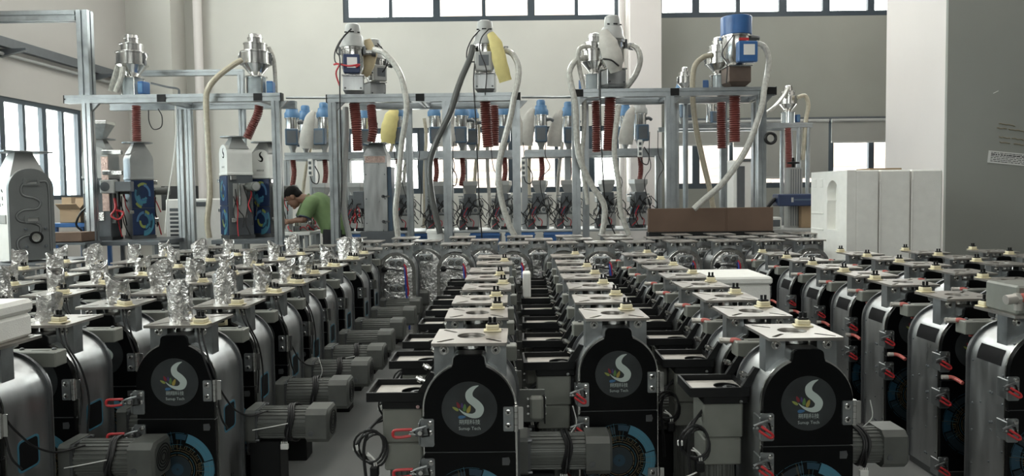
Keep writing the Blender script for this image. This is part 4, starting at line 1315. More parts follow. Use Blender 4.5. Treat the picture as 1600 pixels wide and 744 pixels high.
# ------------------------------------------------------------------ hoses in front of the frames
HG = 'pale hoses'
H = lambda lb, pts, r=.035, m='hose': hose('suction_hose', lb, pts, r, m, group=HG)
H('pale hose bending from the right steel loader down behind the left frame', [(377, 94, 8.3), (362, 103, 8.2), (340, 120, 8.1), (326, 138, 8.05), (322, 160, 8.05), (325, 230, 8.05), (328, 300, 8.05), (324, 345, 8.05), (327, 372, 8.05)], .032, 'hosewarm')
H('grey hose dropping from the right steel loader to the left frame', [(420, 74, 8.6), (427, 90, 8.6), (430, 120, 8.6), (431, 147, 8.6)], .024)
H('pair hose slanting down at the left of the far left steel loader', [(187, 98, 8.4), (181, 115, 8.4), (173, 143, 8.4)], .032)
H('second hose slanting down at the left of the far left steel loader', [(192, 104, 8.3), (190, 120, 8.3), (181, 144, 8.3)], .032)
H('clear spiral hose arching from the red taped loader over the beam', [(584, 77, 8.25), (600, 83, 8.2), (616, 100, 8.15), (627, 120, 8.1), (633, 146, 8.08), (635, 175, 8.05), (627, 230, 8.05), (622, 290, 8.05), (618, 330, 8.05), (622, 372, 8.05)], .033)
H('smoked dark hose swinging from the middle loader to the floor', [(739, 72, 8.3), (734, 92, 8.25), (722, 120, 8.15), (713, 145, 8.1), (702, 180, 8.05), (680, 225, 8.0), (671, 262, 8.0), (675, 310, 8.0), (688, 365, 8.0)], .036, 'hosedark')
H('clear hose arching right from the middle loader and falling in front', [(789, 78, 8.3), (802, 86, 8.25), (810, 105, 8.2), (809, 128, 8.15), (803, 152, 8.06), (797, 185, 8.03), (784, 235, 8.0), (779, 270, 8.0), (783, 310, 8.0), (795, 350, 8.0), (806, 372, 8.0)], .035)
H('grey corrugated hose beside the tall steel box machine', [(540, 168, 8.4), (541, 210, 8.35), (538, 270, 8.3), (536, 320, 8.3), (546, 372, 8.3)], .034, 'greyp')
H('pale hose looping left from the slim steel loader', [(921, 73, 8.4), (908, 74, 8.35), (903, 85, 8.3), (906, 110, 8.3), (912, 140, 8.25), (913, 190, 8.2), (910, 250, 8.15), (918, 320, 8.1)], .026)
H('wide pale hose looping out left of the right frame', [(917, 90, 8.4), (900, 95, 8.3), (890, 112, 8.2), (893, 135, 8.12), (899, 165, 8.08), (901, 215, 8.05), (907, 252, 8.0), (925, 290, 8.0), (943, 318, 8.0), (944, 345, 8.0), (940, 368, 8.0)], .034)
H('clear curled hose at the right of the tall grey loader', [(988, 71, 8.35), (997, 78, 8.3), (1000, 95, 8.28), (994, 115, 8.28), (984, 130, 8.3), (976, 140, 8.35)], .034)
H('pale hose falling in the middle of the right frame', [(967, 165, 8.2), (962, 200, 8.1), (960, 240, 8.05), (967, 290, 8.0), (970, 330, 8.0), (983, 368, 8.0)], .03)
H('clear hose from the blue drum loader crossing the frame to the carton', [(1181, 67, 8.35), (1195, 74, 8.3), (1201, 92, 8.25), (1199, 115, 8.2), (1194, 140, 8.12), (1188, 175, 8.0), (1165, 235, 7.95), (1130, 285, 7.93), (1100, 312, 7.92), (1084, 327, 7.92)], .034)
H('pale hose falling from the steel loader behind the blue drum', [(1112, 86, 8.5), (1098, 90, 8.5), (1085, 105, 8.5), (1082, 140, 8.5), (1086, 190, 8.5), (1098, 250, 8.5), (1110, 300, 8.5), (1115, 330, 8.5)], .032, 'hosewarm')
H('small clear hose arching at the far right of the right frame', [(1228, 152, 10.5), (1231, 138, 10.2), (1224, 150, 9.6), (1211, 166, 9.1), (1197, 177, 8.9), (1189, 182, 8.9)], .024)
for i, (pa, pb) in enumerate(((612, 592), (634, 630), (663, 664), (722, 728), (745, 740), (758, 766), (825, 828), (876, 870), (485, 470), (520, 540))):
    H('yellowish hose dropping behind the rear rack, %s of ten' % ORD[i], [(pa, 175 + 5 * (i % 3), 10.5), (pa + 3, 215, 10.5), ((pa + pb) / 2, 270, 10.4), (pb, 330, 10.3), (pb - 2, 356, 10.3)], .026, 'hosewarm' if i % 2 == 0 else 'hose')
# thin cables
CG = 'black cables'
def cable(lb, pts, r=.009, m='rubber'): return hose('cable', lb, pts, r, m, 'cable', CG, n=6)
cable('black cable hanging from the red taped loader down the middle frame', [(549, 45, 8.25), (535, 60, 8.2), (526, 80, 8.15), (531, 92, 8.12), (531, 140, 8.1), (532, 200, 8.1), (534, 290, 8.1), (531, 340, 8.1)])
cable('black cable hanging from the middle loader to the machines', [(742, 98, 8.2), (740, 130, 8.1), (743, 180, 8.08), (746, 250, 8.08), (749, 320, 8.05), (753, 372, 8.05)])
cable('black cable in front of the middle loader box', [(764, 45, 8.2), (752, 60, 8.12), (750, 80, 8.1), (760, 110, 8.1), (758, 148, 8.1)], .007)
cable('black cable hanging down the right frame past the thick maroon hose', [(938, 110, 8.1), (938, 160, 8.08), (940, 230, 8.05), (944, 300, 8.05), (950, 340, 8.05), (962, 368, 8.0)])
cable('black cable loop below the left frame beam', [(232, 172, 8.4), (233, 190, 8.4), (240, 202, 8.4), (252, 198, 8.4), (253, 182, 8.4), (247, 170, 8.4)], .006)
cable('black cable beside the drum loader', [(1146, 55, 8.2), (1135, 70, 8.15), (1128, 85, 8.15), (1136, 100, 8.15), (1135, 130, 8.1)], .007)
cable('white cable running down the left frame post', [(274, 165, 8.5), (275, 210, 8.5), (270, 260, 8.5), (262, 310, 8.5), (258, 365, 8.5)], .008, 'white')
cable('black cable at the right of the half hidden grey loader', [(590, 68, 8.6), (600, 80, 8.6), (606, 95, 8.6), (600, 110, 8.6), (592, 115, 8.6)], .008)
cable('grey conduit behind the left frame', [(236, 130, 9.0), (262, 136, 9.0), (278, 139, 9.0), (280, 147, 9.0)], .014, 'dgrey')
for i, px in enumerate((590, 612, 640, 655, 712, 765, 815, 856, 902, 962, 1015, 1028)):
    q = random.Random(i)
    cable('thin black cable strung at the rear rack, %s from left' % ORD[i], [(px, 205 + q.uniform(-8, 8), 9.9), (px + q.uniform(-6, 6), 240, 9.88), (px + q.uniform(-10, 10), 262, 9.88), (px + q.uniform(-14, 14), 285, 9.88), (px + q.uniform(-8, 8), 340, 9.88)], .006)

# ------------------------------------------------------------------ far right stand, laser, carton, foam
Y4 = 10.4
zb4 = at(1215, 196, Y4).z
A4 = at(1160, 196, Y4)
t = thing('loader_stand', 'slim steel stand with one small steel loader at far right', 'stand', (A4.x, Y4, 0))
X4 = lambda px: at(px, 230, Y4).x - A4.x
ob('deck', profile('x', (0, zb4), X4(1040), X4(1268), .07), t); ob('deck', profile('x', (.5, zb4), X4(1040), X4(1268), .07), t)
for px, yy in ((1046, 0), (1248, 0), (1262, 0), (1242, .5), (1256, .5), (1150, .5)):
    ob('post', MB().cyl((X4(px), yy, 0), (X4(px), yy, zb4 - .03), .03, 'alu', 12), t)
put(LS, 'vacuum_loader', 'small steel cone loader standing on the far right stand', on(1231, 194, Y4 + .2, zb4 + .035), .2, None, .8)
put(LB, 'small_loader', 'small blue-boxed loader behind the right frame, left of the pair', on(1066, 194, Y4 + .2, zb4 + .035), .2, None, 1.0)
put(LBG, 'small_loader', 'small steel loader low behind the drum loader hoses', on(1110, 194, Y4 + .2, zb4 - .02), .4, None, .75)
put(LS, 'vacuum_loader', 'steel loader poking above the right frame at the left of the drum loader', on(1070, 150, 9.3, zb4 + .24), .3, None, .6)
_b = MB().box(at(1052, 195, 9.3).x, at(1090, 195, 9.3).x, 9.12, 9.48, zb4 + .21, zb4 + .24, 'alu', .004)
_b.cyl((at(1071, 195, 9.3).x, 9.3, 0), (at(1071, 195, 9.3).x, 9.3, zb4 + .21), .035, 'alu', 12)
tag(ob('loader_shelf', _b), 'thin post with small shelf under the steel loader behind the right frame', 'stand')
hose('corrugated_hose', 'maroon hose below the small loader on the far right stand', [(1231, 200, Y4), (1232, 230, Y4), (1233, 268, Y4)], .045, 'maroon', group=GR, ribs_=True)
H('yellowish hose arching from the far right loader down its stand', [(1246, 152, Y4), (1258, 150, Y4), (1263, 165, Y4), (1259, 190, Y4), (1254, 250, Y4)], .03, 'hosewarm')
hose('cable', 'black hose ring hanging right of the right frame', [(1204 + 8 * cos(a), 216 + 8 * sin(a), 8.135) for a in [2 * pi * i / 12 for i in range(13)]], .018, 'rubber', 'cable', CG)
# tower air conditioner
a = at(1165, 320, 10.6)
t = thing('air_conditioner', 'white tower air conditioner standing between the frame posts', 'appliance', (a.x, 10.6, 0), .2)
hh = at(1170, 250, 10.6).z
ob('cabinet', MB().box(-.18, .16, 0, .3, 0, hh, 'white', .03), t)
ob('grille', MB().box(-.14, -.02, -.012, 0, hh * .55, hh * .95, 'dgrey', .002), t)
ob('top_vent', MB().box(-.1, .1, -.015, .05, hh - .02, hh + .02, 'dgrey', .004), t)
# laser marking machine
YL = 8.5
a = at(1239, 355, YL)
t = thing('marking_machine', 'laser marking column with navy head beside the white foam', 'machine', (a.x, YL, 0))
zt_ = a.z
ob('table', MB().box(-.45, .5, -.35, .4, zt_ - .06, zt_, 'greyp', .01), t)
for sx in (-.4, .42):
    for sy in (-.3, .34): ob('leg', MB().box(sx, sx + .05, sy, sy + .05, 0, zt_ - .06, 'aludark'), t)
zc_ = at(1239, 262, YL).z
b = MB().prism(rrect(-.085, .085, -.08, .08, .02, 3), zt_, zc_, 'greyp', 'xy')
for k in range(5): b.box(-.06 + .028 * k, -.052 + .028 * k, -.083, -.08, zt_ + .02, zc_ - .02, 'dgrey')
ob('column', b, t)
ob('hand_wheel', MB().lathe([(.02, zc_), (.02, zc_ + .04), (.07, zc_ + .045), (.07, zc_ + .065), (.02, zc_ + .07), (.012, zc_ + .12)], (0, 0, 0), 'black', 16), t)
zh0, zh1 = at(1239, 322, 8.3).z, at(1239, 303, 8.3).z
b = MB().box(at(1212, 312, 8.3).x - a.x, .62, -.28, -.085, zh0, zh1, 'navy', .012)
hd = ob('laser_head', b, t)
b = MB(); put_text(b, '朔翔科技', .02, -.282, (zh0 + zh1) / 2 + .01, .2, 'greyp'); b.box(-.115, -.085, -.2825, -.281, (zh0 + zh1) / 2 - .02, (zh0 + zh1) / 2 + .035, 'greyp')
ob('head_lettering', MB().box(-.13, -.105, -.2825, -.2805, (zh0 + zh1) / 2 - .025, (zh0 + zh1) / 2 + .03, 'greyp').box(-.095, .18, -.2825, -.2805, (zh0 + zh1) / 2 - .006, (zh0 + zh1) / 2 + .012, 'bluegrey'), hd)
ob('head_cable', MB().tube(smooth([(at(1214, 312, 8.3).x - a.x, -.18, (zh0 + zh1) / 2), (-.3, -.18, (zh0 + zh1) / 2), (-.4, -.15, zh0 - .06)], 5), .025, 'rubber', 8), t)
p = at(1262, 358, 8.35)
t = thing('cardboard_box', 'small upright cardboard box on the marking machine table', 'box', (p.x, 8.4, zt_))
ob('walls', MB().box(-.08, .06, -.06, .06, 0, .28, 'cardlight', .003), t); ob('flap', MB().box(-.08, .06, -.1, -.06, .275, .28, 'cardlight'), t)
p = at(1212, 345, 8.3)
t = thing('control_unit', 'white control unit left of the laser column', 'box', (p.x - .02, 8.35, zt_)); ob('case', MB().box(-.1, .08, -.08, .08, 0, .13, 'white', .008), t); ob('socket_panel', MB().box(-.08, .06, -.084, -.08, .02, .1, 'dgrey'), t)

# folded brown carton on a black cabinet
ca, cb_ = at(1013, 363, 8.02), at(1208, 363, 8.02)
zc0, zc1 = ca.z, at(1110, 325, 8.02).z
t = thing('black_cabinet', 'low black cabinet under the big brown carton', 'cabinet', (ca.x, 7.98, 0))
ob('body', MB().box(0, cb_.x - ca.x, 0, .17, .06, zc0, 'black', .004), t)
for i in range(3):
    w = (cb_.x - ca.x) / 3
    ob('door', MB().box(i * w + .01, (i + 1) * w - .01, -.012, 0, .1, zc0 - .02, 'black', .003), t)
ob('plinth', MB().box(.02, cb_.x - ca.x - .02, .02, .15, 0, .06, 'dgrey'), t)
t = thing('brown_carton', 'long flat brown cardboard carton standing in front of the right frame', 'box', (ca.x, 8.02, zc0))
L = cb_.x - ca.x; hC = zc1 - zc0; fx = L * .63
ob('panel', MB().box(0, fx - .012, 0, .06, 0, hC, 'card', .003), t); ob('panel', MB().box(fx + .012, L, 0, .06, 0, hC, 'card', .003), t)
ob('fold', MB().box(fx - .012, fx + .012, .006, .055, 0, hC, 'card'), t)

# three big foam slabs
YS = 6.95
x0, x1 = at(1323, 330, YS).x, at(1476, 330, YS).x
zs = at(1400, 265, YS).z
w = (x1 - x0) / 3
dS = 0.84
for i in range(3):
    t = thing('foam_slab', ('tall white foam block with an arched cut-out in its left side', 'middle of the three tall grey-white foam blocks', 'rightmost tall foam block touching the pillar edge')[i], 'foam block', (x0 + i * w, YS + .012 * i, 0), 0, 'tall foam blocks')
    if i == 0:
        ap = rrect(.30, .56, zs - .62, zs - .12, .03, 3)
        ap = [(.20, zs - .60), (.44, zs - .60), (.44, zs - .34), (.425, zs - .30), (.44, zs - .27)] + arc(.32, zs - .22, .125, .1, pi - .1, 12) + [(.2, zs - .27), (.215, zs - .30), (.2, zs - .34)]
        b = MB().prism([(0, 0), (dS, 0), (dS, zs), (0, zs)], 0, .09, 'foam', 'yz', holes=[ap])
        b.box(.09, w - .006, 0, dS, 0, zs, 'foam', .012)
        ob('block', b, t)
        b = MB()
        for y, z, s1, s2 in ((.70, zs - .12, .1, .09), (.54, zs - .12, .08, .09)):
            ob('moulded_pad', MB().box(-.006, 0, y, y + s1, z - s2 / 2, z + s2 / 2, 'foam', .003), t)
        ob('moulded_rib', MB().box(-.008, 0, .52, dS - .02, zs - .45, zs - .43, 'foam', .003), t); ob('moulded_rib', MB().box(-.008, 0, .52, dS - .02, zs - .62, zs - .60, 'foam', .003), t)
    else:
        ob('block', MB().box(.006, w - .006, 0, dS, 0, zs, 'foam', .016), t)
        ob('edge_bead', MB().box(.004, .02, -.006, .01, .1, zs - .1, 'foam', .004), t)
p = at(1345, 262, 7.6)
t = tag(ob('wooden_board', MB().box(p.x - .1, p.x + .22, 7.2, 7.5, zs + .002, zs + .022, 'wood', .003)), 'thin wooden board lying on top of the foam blocks', 'board')

# foam boxes lying among the machines
def foambox(label, x0, x1, y0, y1, z0, z1, lip=True):
    t = thing('foam_box', label, 'foam box', ((x0 + x1) / 2, (y0 + y1) / 2, z0), 0, 'white foam boxes')
    a, b_, h = (x1 - x0) / 2, (y1 - y0) / 2, z1 - z0
    ob('box', MB().box(-a, a, -b_, b_, 0, h * .62, 'foam', .012), t)
    ob('lid', MB().box(-a - .006, a + .006, -b_ - .006, b_ + .006, h * .62 + .002, h, 'foam', .014), t)
    return t


foambox('white foam box on the machine plate at the left picture edge', -2.24, -1.865, 2.42, 2.72, ZT + .001, ZT + .145)
t = thing('foam_crate', 'long white foam crate standing between the right tray column and silver machines', 'foam box', (1.42, 4.76, 0))
ob('lower_part', MB().box(-.215, .205, -.25, .2, .43, .79, 'foam', .012), t); ob('lid', MB().box(-.225, .215, -.26, .21, .79, .84, 'foam', .012), t)
tag(ob('foam_strip', MB().box(.045, .10, 4.88, 5.04, .668, .84, 'foam', .008)), 'narrow white foam block standing on a tray between the left and middle tray columns', 'foam')

# grey box with red tube at the right edge
t = thing('valve_unit', 'grey metal box with thick red tube at the right picture edge', 'box', (2.16, 2.98, ZT), 0)
ob('case', MB().box(-.11, .40, -.09, .11, .0, .12, 'gear', .008), t)
ob('red_tube', MB().tube(smooth([(-.13, -.10, .07), (-.07, -.105, .077), (.0, -.115, .08), (.15, -.12, .07), (.3, -.13, .05)], 5), .018, 'redtube', 12), t)
b = MB().cyl((-.165, -.10, .065), (-.125, -.10, .07), .020, 'fitting', 14).cyl((-.125, -.10, .07), (-.11, -.10, .072), .024, 'fitting', 6).cyl((-.105, -.09, .06), (-.105, -.09, .02), .016, 'fitting', 12)
ob('fitting', b, t)

# buckets and small things on the benches
p = at(684, 372, 8.35)
zbk = at(684, 360, 8.35).z
t = thing('white_bucket', 'white plastic bucket with lid at the foot of the middle frame', 'bucket', (p.x, 8.42, 0))
ob('pail', MB().lathe([(.12, zbk - .3), (.135, zbk - .02)], (0, 0, 0), 'white', 24), t); ob('lid', MB().lathe([(.145, zbk - .03), (.145, zbk), (.13, zbk + .01), (.125, zbk)], (0, 0, 0), 'white', 24), t)
st = thing('bucket_stand', 'dark crate carrying the white bucket', 'stand', (p.x, 8.42, 0)); ob('box', MB().box(-.17, .17, -.17, .17, 0, zbk - .302, 'black', .005), st); ob('rim', MB().box(-.18, .18, -.18, -.17, zbk - .36, zbk - .302, 'black'), st)

# ------------------------------------------------------------------ white machines at the left frame
def tower(label, loc, rz, h, front, side_w=.30, wide=.26, col='white', logo=True, frontm='bluep', hopper=False):
    """tall arched feeder with a white head and printed front"""
    t = thing('tower_feeder', label, 'machine', loc, rz, 'tall white headed machines')
    w = wide / 2
    zs_ = h - .10 - w * .9
    out = [(-w, zs_ - .22)] + [(w * cos(a), zs_ + w * .9 * sin(a)) for a in [pi - pi * i / 16 for i in range(17)]] + [(w, zs_ - .22)]
    ob('head', MB().prism(out, 0, side_w, col), t)
    ob('collar', MB().box(-w - .006, w + .006, -.006, side_w + .006, zs_ - .245, zs_ - .215, col, .004), t)
    b = square_hopper(.12, .055, zs_ + w * .55, h - .012, 'greyp'); b.xform(Matrix.Translation((0, side_w / 2, 0)))
    ob('neck', b, t)
    ob('top_plate', MB().prism(arc(0, side_w / 2, .17, 0, 2 * pi * 23 / 24, 23), h - .012, h, 'bracket', 'xy'), t)
    zb_ = zs_ - .245
    ob('carcass', MB().box(-w, w, .004, side_w, .04, zb_, 'dgrey', .004), t)
    ob('base', MB().box(-w - .01, w + .01, .0, side_w + .01, 0, .04, 'darksteel'), t)
    if front:
        mid = zb_ * .52
        for z0_, z1_ in ((.05, mid - .004), (mid + .004, zb_ - .01)):
            dr = ob('front_door', MB().box(-w + .004, w - .004, -.008, .004, z0_, z1_, 'navy', .002), t)
            b = MB()
            zc = (z0_ + z1_) / 2
            q = random.Random(int(z0_ * 100))
            for k in range(9):
                r0_, a0, a1 = q.uniform(.03, .1), q.uniform(0, 6.28), 0
                a1 = a0 + q.uniform(.6, 2.4)
                m = ['bluep', 'tealp', 'leaflime', 'blued', 'bluelight', 'leafblue'][k % 6]
                n_ = 8
                pp = [(cos(a0 + (a1 - a0) * i / n_), sin(a0 + (a1 - a0) * i / n_)) for i in range(n_ + 1)]
                vs_ = [(x * r0_, -.0085 - .0002 * k, zc + 1.5 * z * r0_) for x, z in pp] + [(x * (r0_ + .022), -.0085 - .0002 * k, zc + 1.5 * z * (r0_ + .022)) for x, z in pp]
                b.add(vs_, [(i, i + 1, n_ + 2 + i, n_ + 1 + i) for i in range(n_)], m)
            ob('door_print', b, dr)
            ob('catch', MB().box(-w - .03, -w + .02, -.02, -.006, zc + .1, zc + .14, 'bright', .003), t)
    if logo:
        b = MB()
        n_ = len(cl)
        vs_ = [(x * .085, -.0012, zs_ - .01 + z * .105) for x, z in le + ri]
        b.add(vs_, [(i, i + 1, n_ + i + 1, n_ + i) for i in range(n_ - 1)], 'ink')
        put_text(b, '朔翔科技', 0, -.0012, zs_ - .15, .1, 'ink')
        ob('logo_sticker', b, t)
    # right side machinery
    ob('side_window', MB().box(w, w + .006, .06, side_w - .08, .25, zb_ - .1, 'greyp', .002), t)
    ob('side_rod', MB().cyl((w + .03, .12, .4), (w + .03, .12, zb_ - .1), .018, 'bright', 10), t)
    for zz in (.2, zb_ - .06): ob('side_clamp', MB().box(w, w + .05, .02, .09, zz, zz + .05, 'bright', .004), t)
    m = ob('side_motor', MB().lathe([(.05, w), (.05, w + .2), (.058, w + .2), (.058, w + .24), (.05, w + .25)], (0, side_w - .06, zb_ - .14), 'motor', 18, 'x'), t)
    ob('motor_fan', MB().lathe([(.045, w + .2505), (.02, w + .254)], (0, side_w - .06, zb_ - .14), 'greyp', 14, 'x'), m)
    if hopper:
        b = square_hopper(.05, .125, h, h + .17, 'bracket').box(-.13, .13, -.13, .13, h + .17, h + .21, 'bright', .003)
        b.xform(Matrix.Translation((0, side_w / 2, 0)))
        ob('hopper', b, t)
    b = MB(); q = random.Random(5)
    for i in range(7):
        p = [Vector((w + .03, q.uniform(.05, side_w), q.uniform(.5, .7)))]
        for k in range(3): p.append(p[-1] + Vector((q.uniform(-.01, .04), q.uniform(-.06, .06), q.uniform(-.18, -.08))))
        b.tube(smooth(p, 3), .007, 'rubber' if i % 4 else 'wire', 5)
    ob('wiring', b, t, kind='stuff')
    return t


ZBN = .88      # top of the low benches below these machines
def bench(label, xa, xb, ya, yb, z, m='blue'):
    t = thing('low_bench', label, 'bench', (xa, ya, 0))
    ob('bench_top', MB().box(0, xb - xa, 0, yb - ya, z - .05, z, m, .004), t)
    for x in (.04, xb - xa - .08):
        for y in (.03, yb - ya - .07): ob('leg', MB().box(x, x + .04, y, y + .04, 0, z - .05, m), t)
    ob('lower_shelf', MB().box(.04, xb - xa - .04, .04, yb - ya - .04, .3, .33, m), t)
    return t


def tw(label, px, pytop, Y, rz, **k):
    z = at(px, pytop, Y).z
    p = at(px, pytop, Y)
    return tower(label, (p.x, Y, ZBN), rz, z - ZBN, **k)


bench('dark bench carrying the white machines at the left frame', at(128, 380, 8.3).x, at(252, 380, 8.3).x, 8.27, 9.1, ZBN, 'dgrey')
bench('dark bench carrying the machines with swoosh logos', at(330, 380, 8.3).x, at(440, 380, 8.3).x, 8.30, 9.2, ZBN, 'dgrey')
p = at(160, 216, 8.5)
t1 = tower('white machine with a steel funnel hopper and a fan motor beside it', (p.x - .07, 8.45, ZBN), .12, p.z - ZBN, False, .30, .30, 'greyp', False, hopper=True)
ob('fan_motor', MB().box(.10, .26, -.14, -.02, .56, .72, 'greyp', .01).lathe([(.055, -.145), (.045, -.147)], (.16, 0, .64), 'dgrey', 16, 'y').box(.26, .44, -.12, -.03, .58, .70, 'dgrey', .006), t1)
ob('foil_strip', MB().box(.07, .15, -.012, -.004, .35, 1.0, 'pinkstrip', .003), t1)
for zz in (1.02, .78): ob('bracket_bar', MB().box(.1, .32, -.06, -.01, zz, zz + .05, 'bright', .004), t1)
ob('junction_box', MB().box(-.12, .0, -.06, -.0, .56, .72, 'greyp', .006), t1)
ob('foil_patch', MB().box(-.13, .08, -.01, .0, .24, .34, 'foil', .002), t1)
ob('wire_bundle', MB().tube(smooth([(.22, -.04, .5), (.24, -.08, .38), (.2, -.1, .3), (.28, -.1, .25), (.33, -.08, .33), (.24, -.05, .36)], 4), .012, 'wire', 6), t1)
ob('pipe_loop', MB().tube(smooth([(-.04, -.05, .55), (-.06, -.09, .42), (-.14, -.1, .33), (-.2, -.08, .2), (-.15, -.05, .12)], 4), .012, 'rubber', 6), t1)
p = at(216, 222, 8.75)
tower('white machine with blue printed front under the left maroon hose', (p.x + .05, 8.72, ZBN), .75, p.z - ZBN, True, .30, .26, 'greyp', False)
p = at(363, 213, 8.5)
tower('white headed machine with pale swoosh logo and vivid blue front', (p.x - .12, 8.5, ZBN), -.85, p.z - ZBN, True, .30, .26, 'white', True)
p = at(410, 222, 8.85)
tower('second logo machine standing behind the left frame post', (p.x, 8.75, ZBN), -.2, p.z - ZBN, True, .26, .24, 'white', True)
# tall steel box machine behind the middle frame
p0, p1 = at(567, 300, 8.7), at(604, 300, 8.7)
t = thing('box_machine', 'tall plain steel box machine under the bent maroon hose', 'machine', ((p0.x + p1.x) / 2, 8.75, 0))
zt_, zb_ = at(585, 222, 8.7).z, at(585, 362, 8.7).z
w = (p1.x - p0.x) / 2
ob('shell', MB().box(-w, w, 0, .3, zb_, zt_ - .16, 'steel', .004), t)
b = square_hopper(w * .98, w * .55, zt_ - .16, zt_ - .01, 'bracket'); b.xform(Matrix.Translation((0, w, 0))); ob('neck', b, t)
ob('top_plate', MB().box(-w * .95, w * .95, .0, .28, zt_ - .012, zt_, 'bracket', .003), t)
ob('seam_strip', MB().box(-w, w, -.003, 0, zt_ - .26, zt_ - .253, 'bracket'), t)
ob('tan_label', MB().box(-w + .02, w - .02, -.002, 0, zt_ - .25, zt_ - .17, 'pinkstrip'), t)
for z_ in (zb_ + .1, zb_ + .4, zb_ + .7):
    for x_ in (-w + .03, w - .03): ob('panel_screw', MB().lathe([(.008, 0), (.006, -.004)], (x_, 0, z_), 'darksteel', 8, 'y'), t)
for z_ in (zb_ + .12, zb_ + .43): ob('door_catch', MB().cyl((w - .05, -.03, z_), (w - .05, 0, z_), .02, 'darksteel', 10).box(w - .05, w + .03, -.03, -.018, z_ - .01, z_ + .01, 'darksteel'), t)
ob('side_panel', MB().box(w, w + .05, .02, .26, zb_, zt_ - .3, 'bluegrey', .004), t)
ob('stand', MB().box(-w - .05, w + .08, -.02, .34, 0, zb_, 'dgrey', .006), t)
ob('left_motor', MB().box(-w - .14, -w, .02, .14, zb_ + .28, zb_ + .5, 'dgrey', .01), t)
b = MB(); q = random.Random(12)
for i in range(9):
    pp = [Vector((-w - .07 + q.uniform(-.06, .06), .02, zb_ + q.uniform(.2, .35)))]
    for k in range(3): pp.append(pp[-1] + Vector((q.uniform(-.05, .05), q.uniform(-.02, .01), q.uniform(-.09, .02))))
    b.tube(smooth(pp, 3), .007, 'wire' if i % 3 == 0 else 'rubber', 5)
ob('wiring', b, t, kind='stuff')

# grey machine with the labyrinth door at the far left
YG = 6.45
p = at(40, 236, YG); pb_ = at(48, 412, YG)
hG = p.z - .82
t = thing('grey_feeder', 'tall grey machine with a winding channel on its open door', 'machine', (at(46, 300, YG).x, YG, .82), 1.0)
w = .18
zs_ = hG - .34
out = [(-w, .02)] + [(w * cos(a), zs_ + w * sin(a)) for a in [pi - pi * i / 18 for i in range(19)]] + [(w, .02)]
ob('shell', MB().prism(out, .0, .30, 'white'), t)
ob('door', MB().prism([(x * 1.02, z) for x, z in out], -.04, -.002, 'doorgrey'), t)
ob('neck', square_hopper(.16, .07, zs_ + .08, hG - .012, 'greyp').xform(Matrix.Translation((0, .15, 0))), t)
ob('top_plate', MB().box(-.2, .2, -.03, .32, hG - .014, hG, 'bracket', .003), t)
lab = [(-.03, .10), (-.10, .13), (-.11, .22), (-.05, .27), (.04, .28), (.05, .36), (-.01, .40), (-.09, .42), (-.11, .48), (-.06, .53), (.03, .54), (.06, .60), (.02, .65), (-.06, .68), (-.07, .76), (-.03, .81), (.06, .82), (.12, .79), (.125, .5), (.125, .1)]
sc_ = (zs_ + .1) / .86
ob('channel', MB().tube(smooth([(x * 1.15, -.030, z * sc_) for x, z in lab], 4), .016, 'black', 8), t)
ob('channel_rim', MB().tube(smooth([(x * 1.15, -.0345, z * sc_) for x, z in lab], 4), .0118, 'doorgrey', 8), t)
for z_ in (zs_ + .06, zs_ * .58):
    ob('window_frame', MB().prism(rrect(-.065, .065, z_ - .032, z_ + .032, .01, 2), -.055, -.04, 'doorgrey', holes=[rrect(-.045, .045, z_ - .016, z_ + .016, .006, 2)]).box(-.045, .045, -.043, -.041, z_ - .016, z_ + .016, 'greyp'), t)
ob('porthole', MB().lathe([(.055, -.04), (.055, -.06), (.042, -.062), (.042, -.05)], (.02, 0, .22), 'black', 18, 'y', False, False).lathe([(.042, -.052), (.03, -.054)], (.02, 0, .22), 'bright', 18, 'y'), t)
for x in (-.06, .10):
    for z_ in (.14, .3): ob('port_lug', MB().lathe([(.014, -.04), (.012, -.06), (.006, -.062)], (x, 0, z_), 'dgrey', 8, 'y'), t)
ob('side_plate', MB().box(-w - .008, -w, .03, .2, .35, .43, 'greyp', .003), t)
b = MB()
q = random.Random(2)
for row in range(3):
    for k in range(3):
        y, z_ = .09 + .045 * k, zs_ - .02 - .065 * row
        pp = [Vector((-w - .002, y + q.uniform(-.012, .012), z_ + q.uniform(-.018, .018))) for _ in range(4)]
        b.tube(smooth(pp, 3), .003, 'ink', 4)
ob('pen_marks', b, t, kind='stuff')
bench('dark bench under the grey labyrinth machine', at(-40, 400, 6.4).x, at(90, 400, 6.4).x, 6.2, 6.95, .82, 'dgrey')

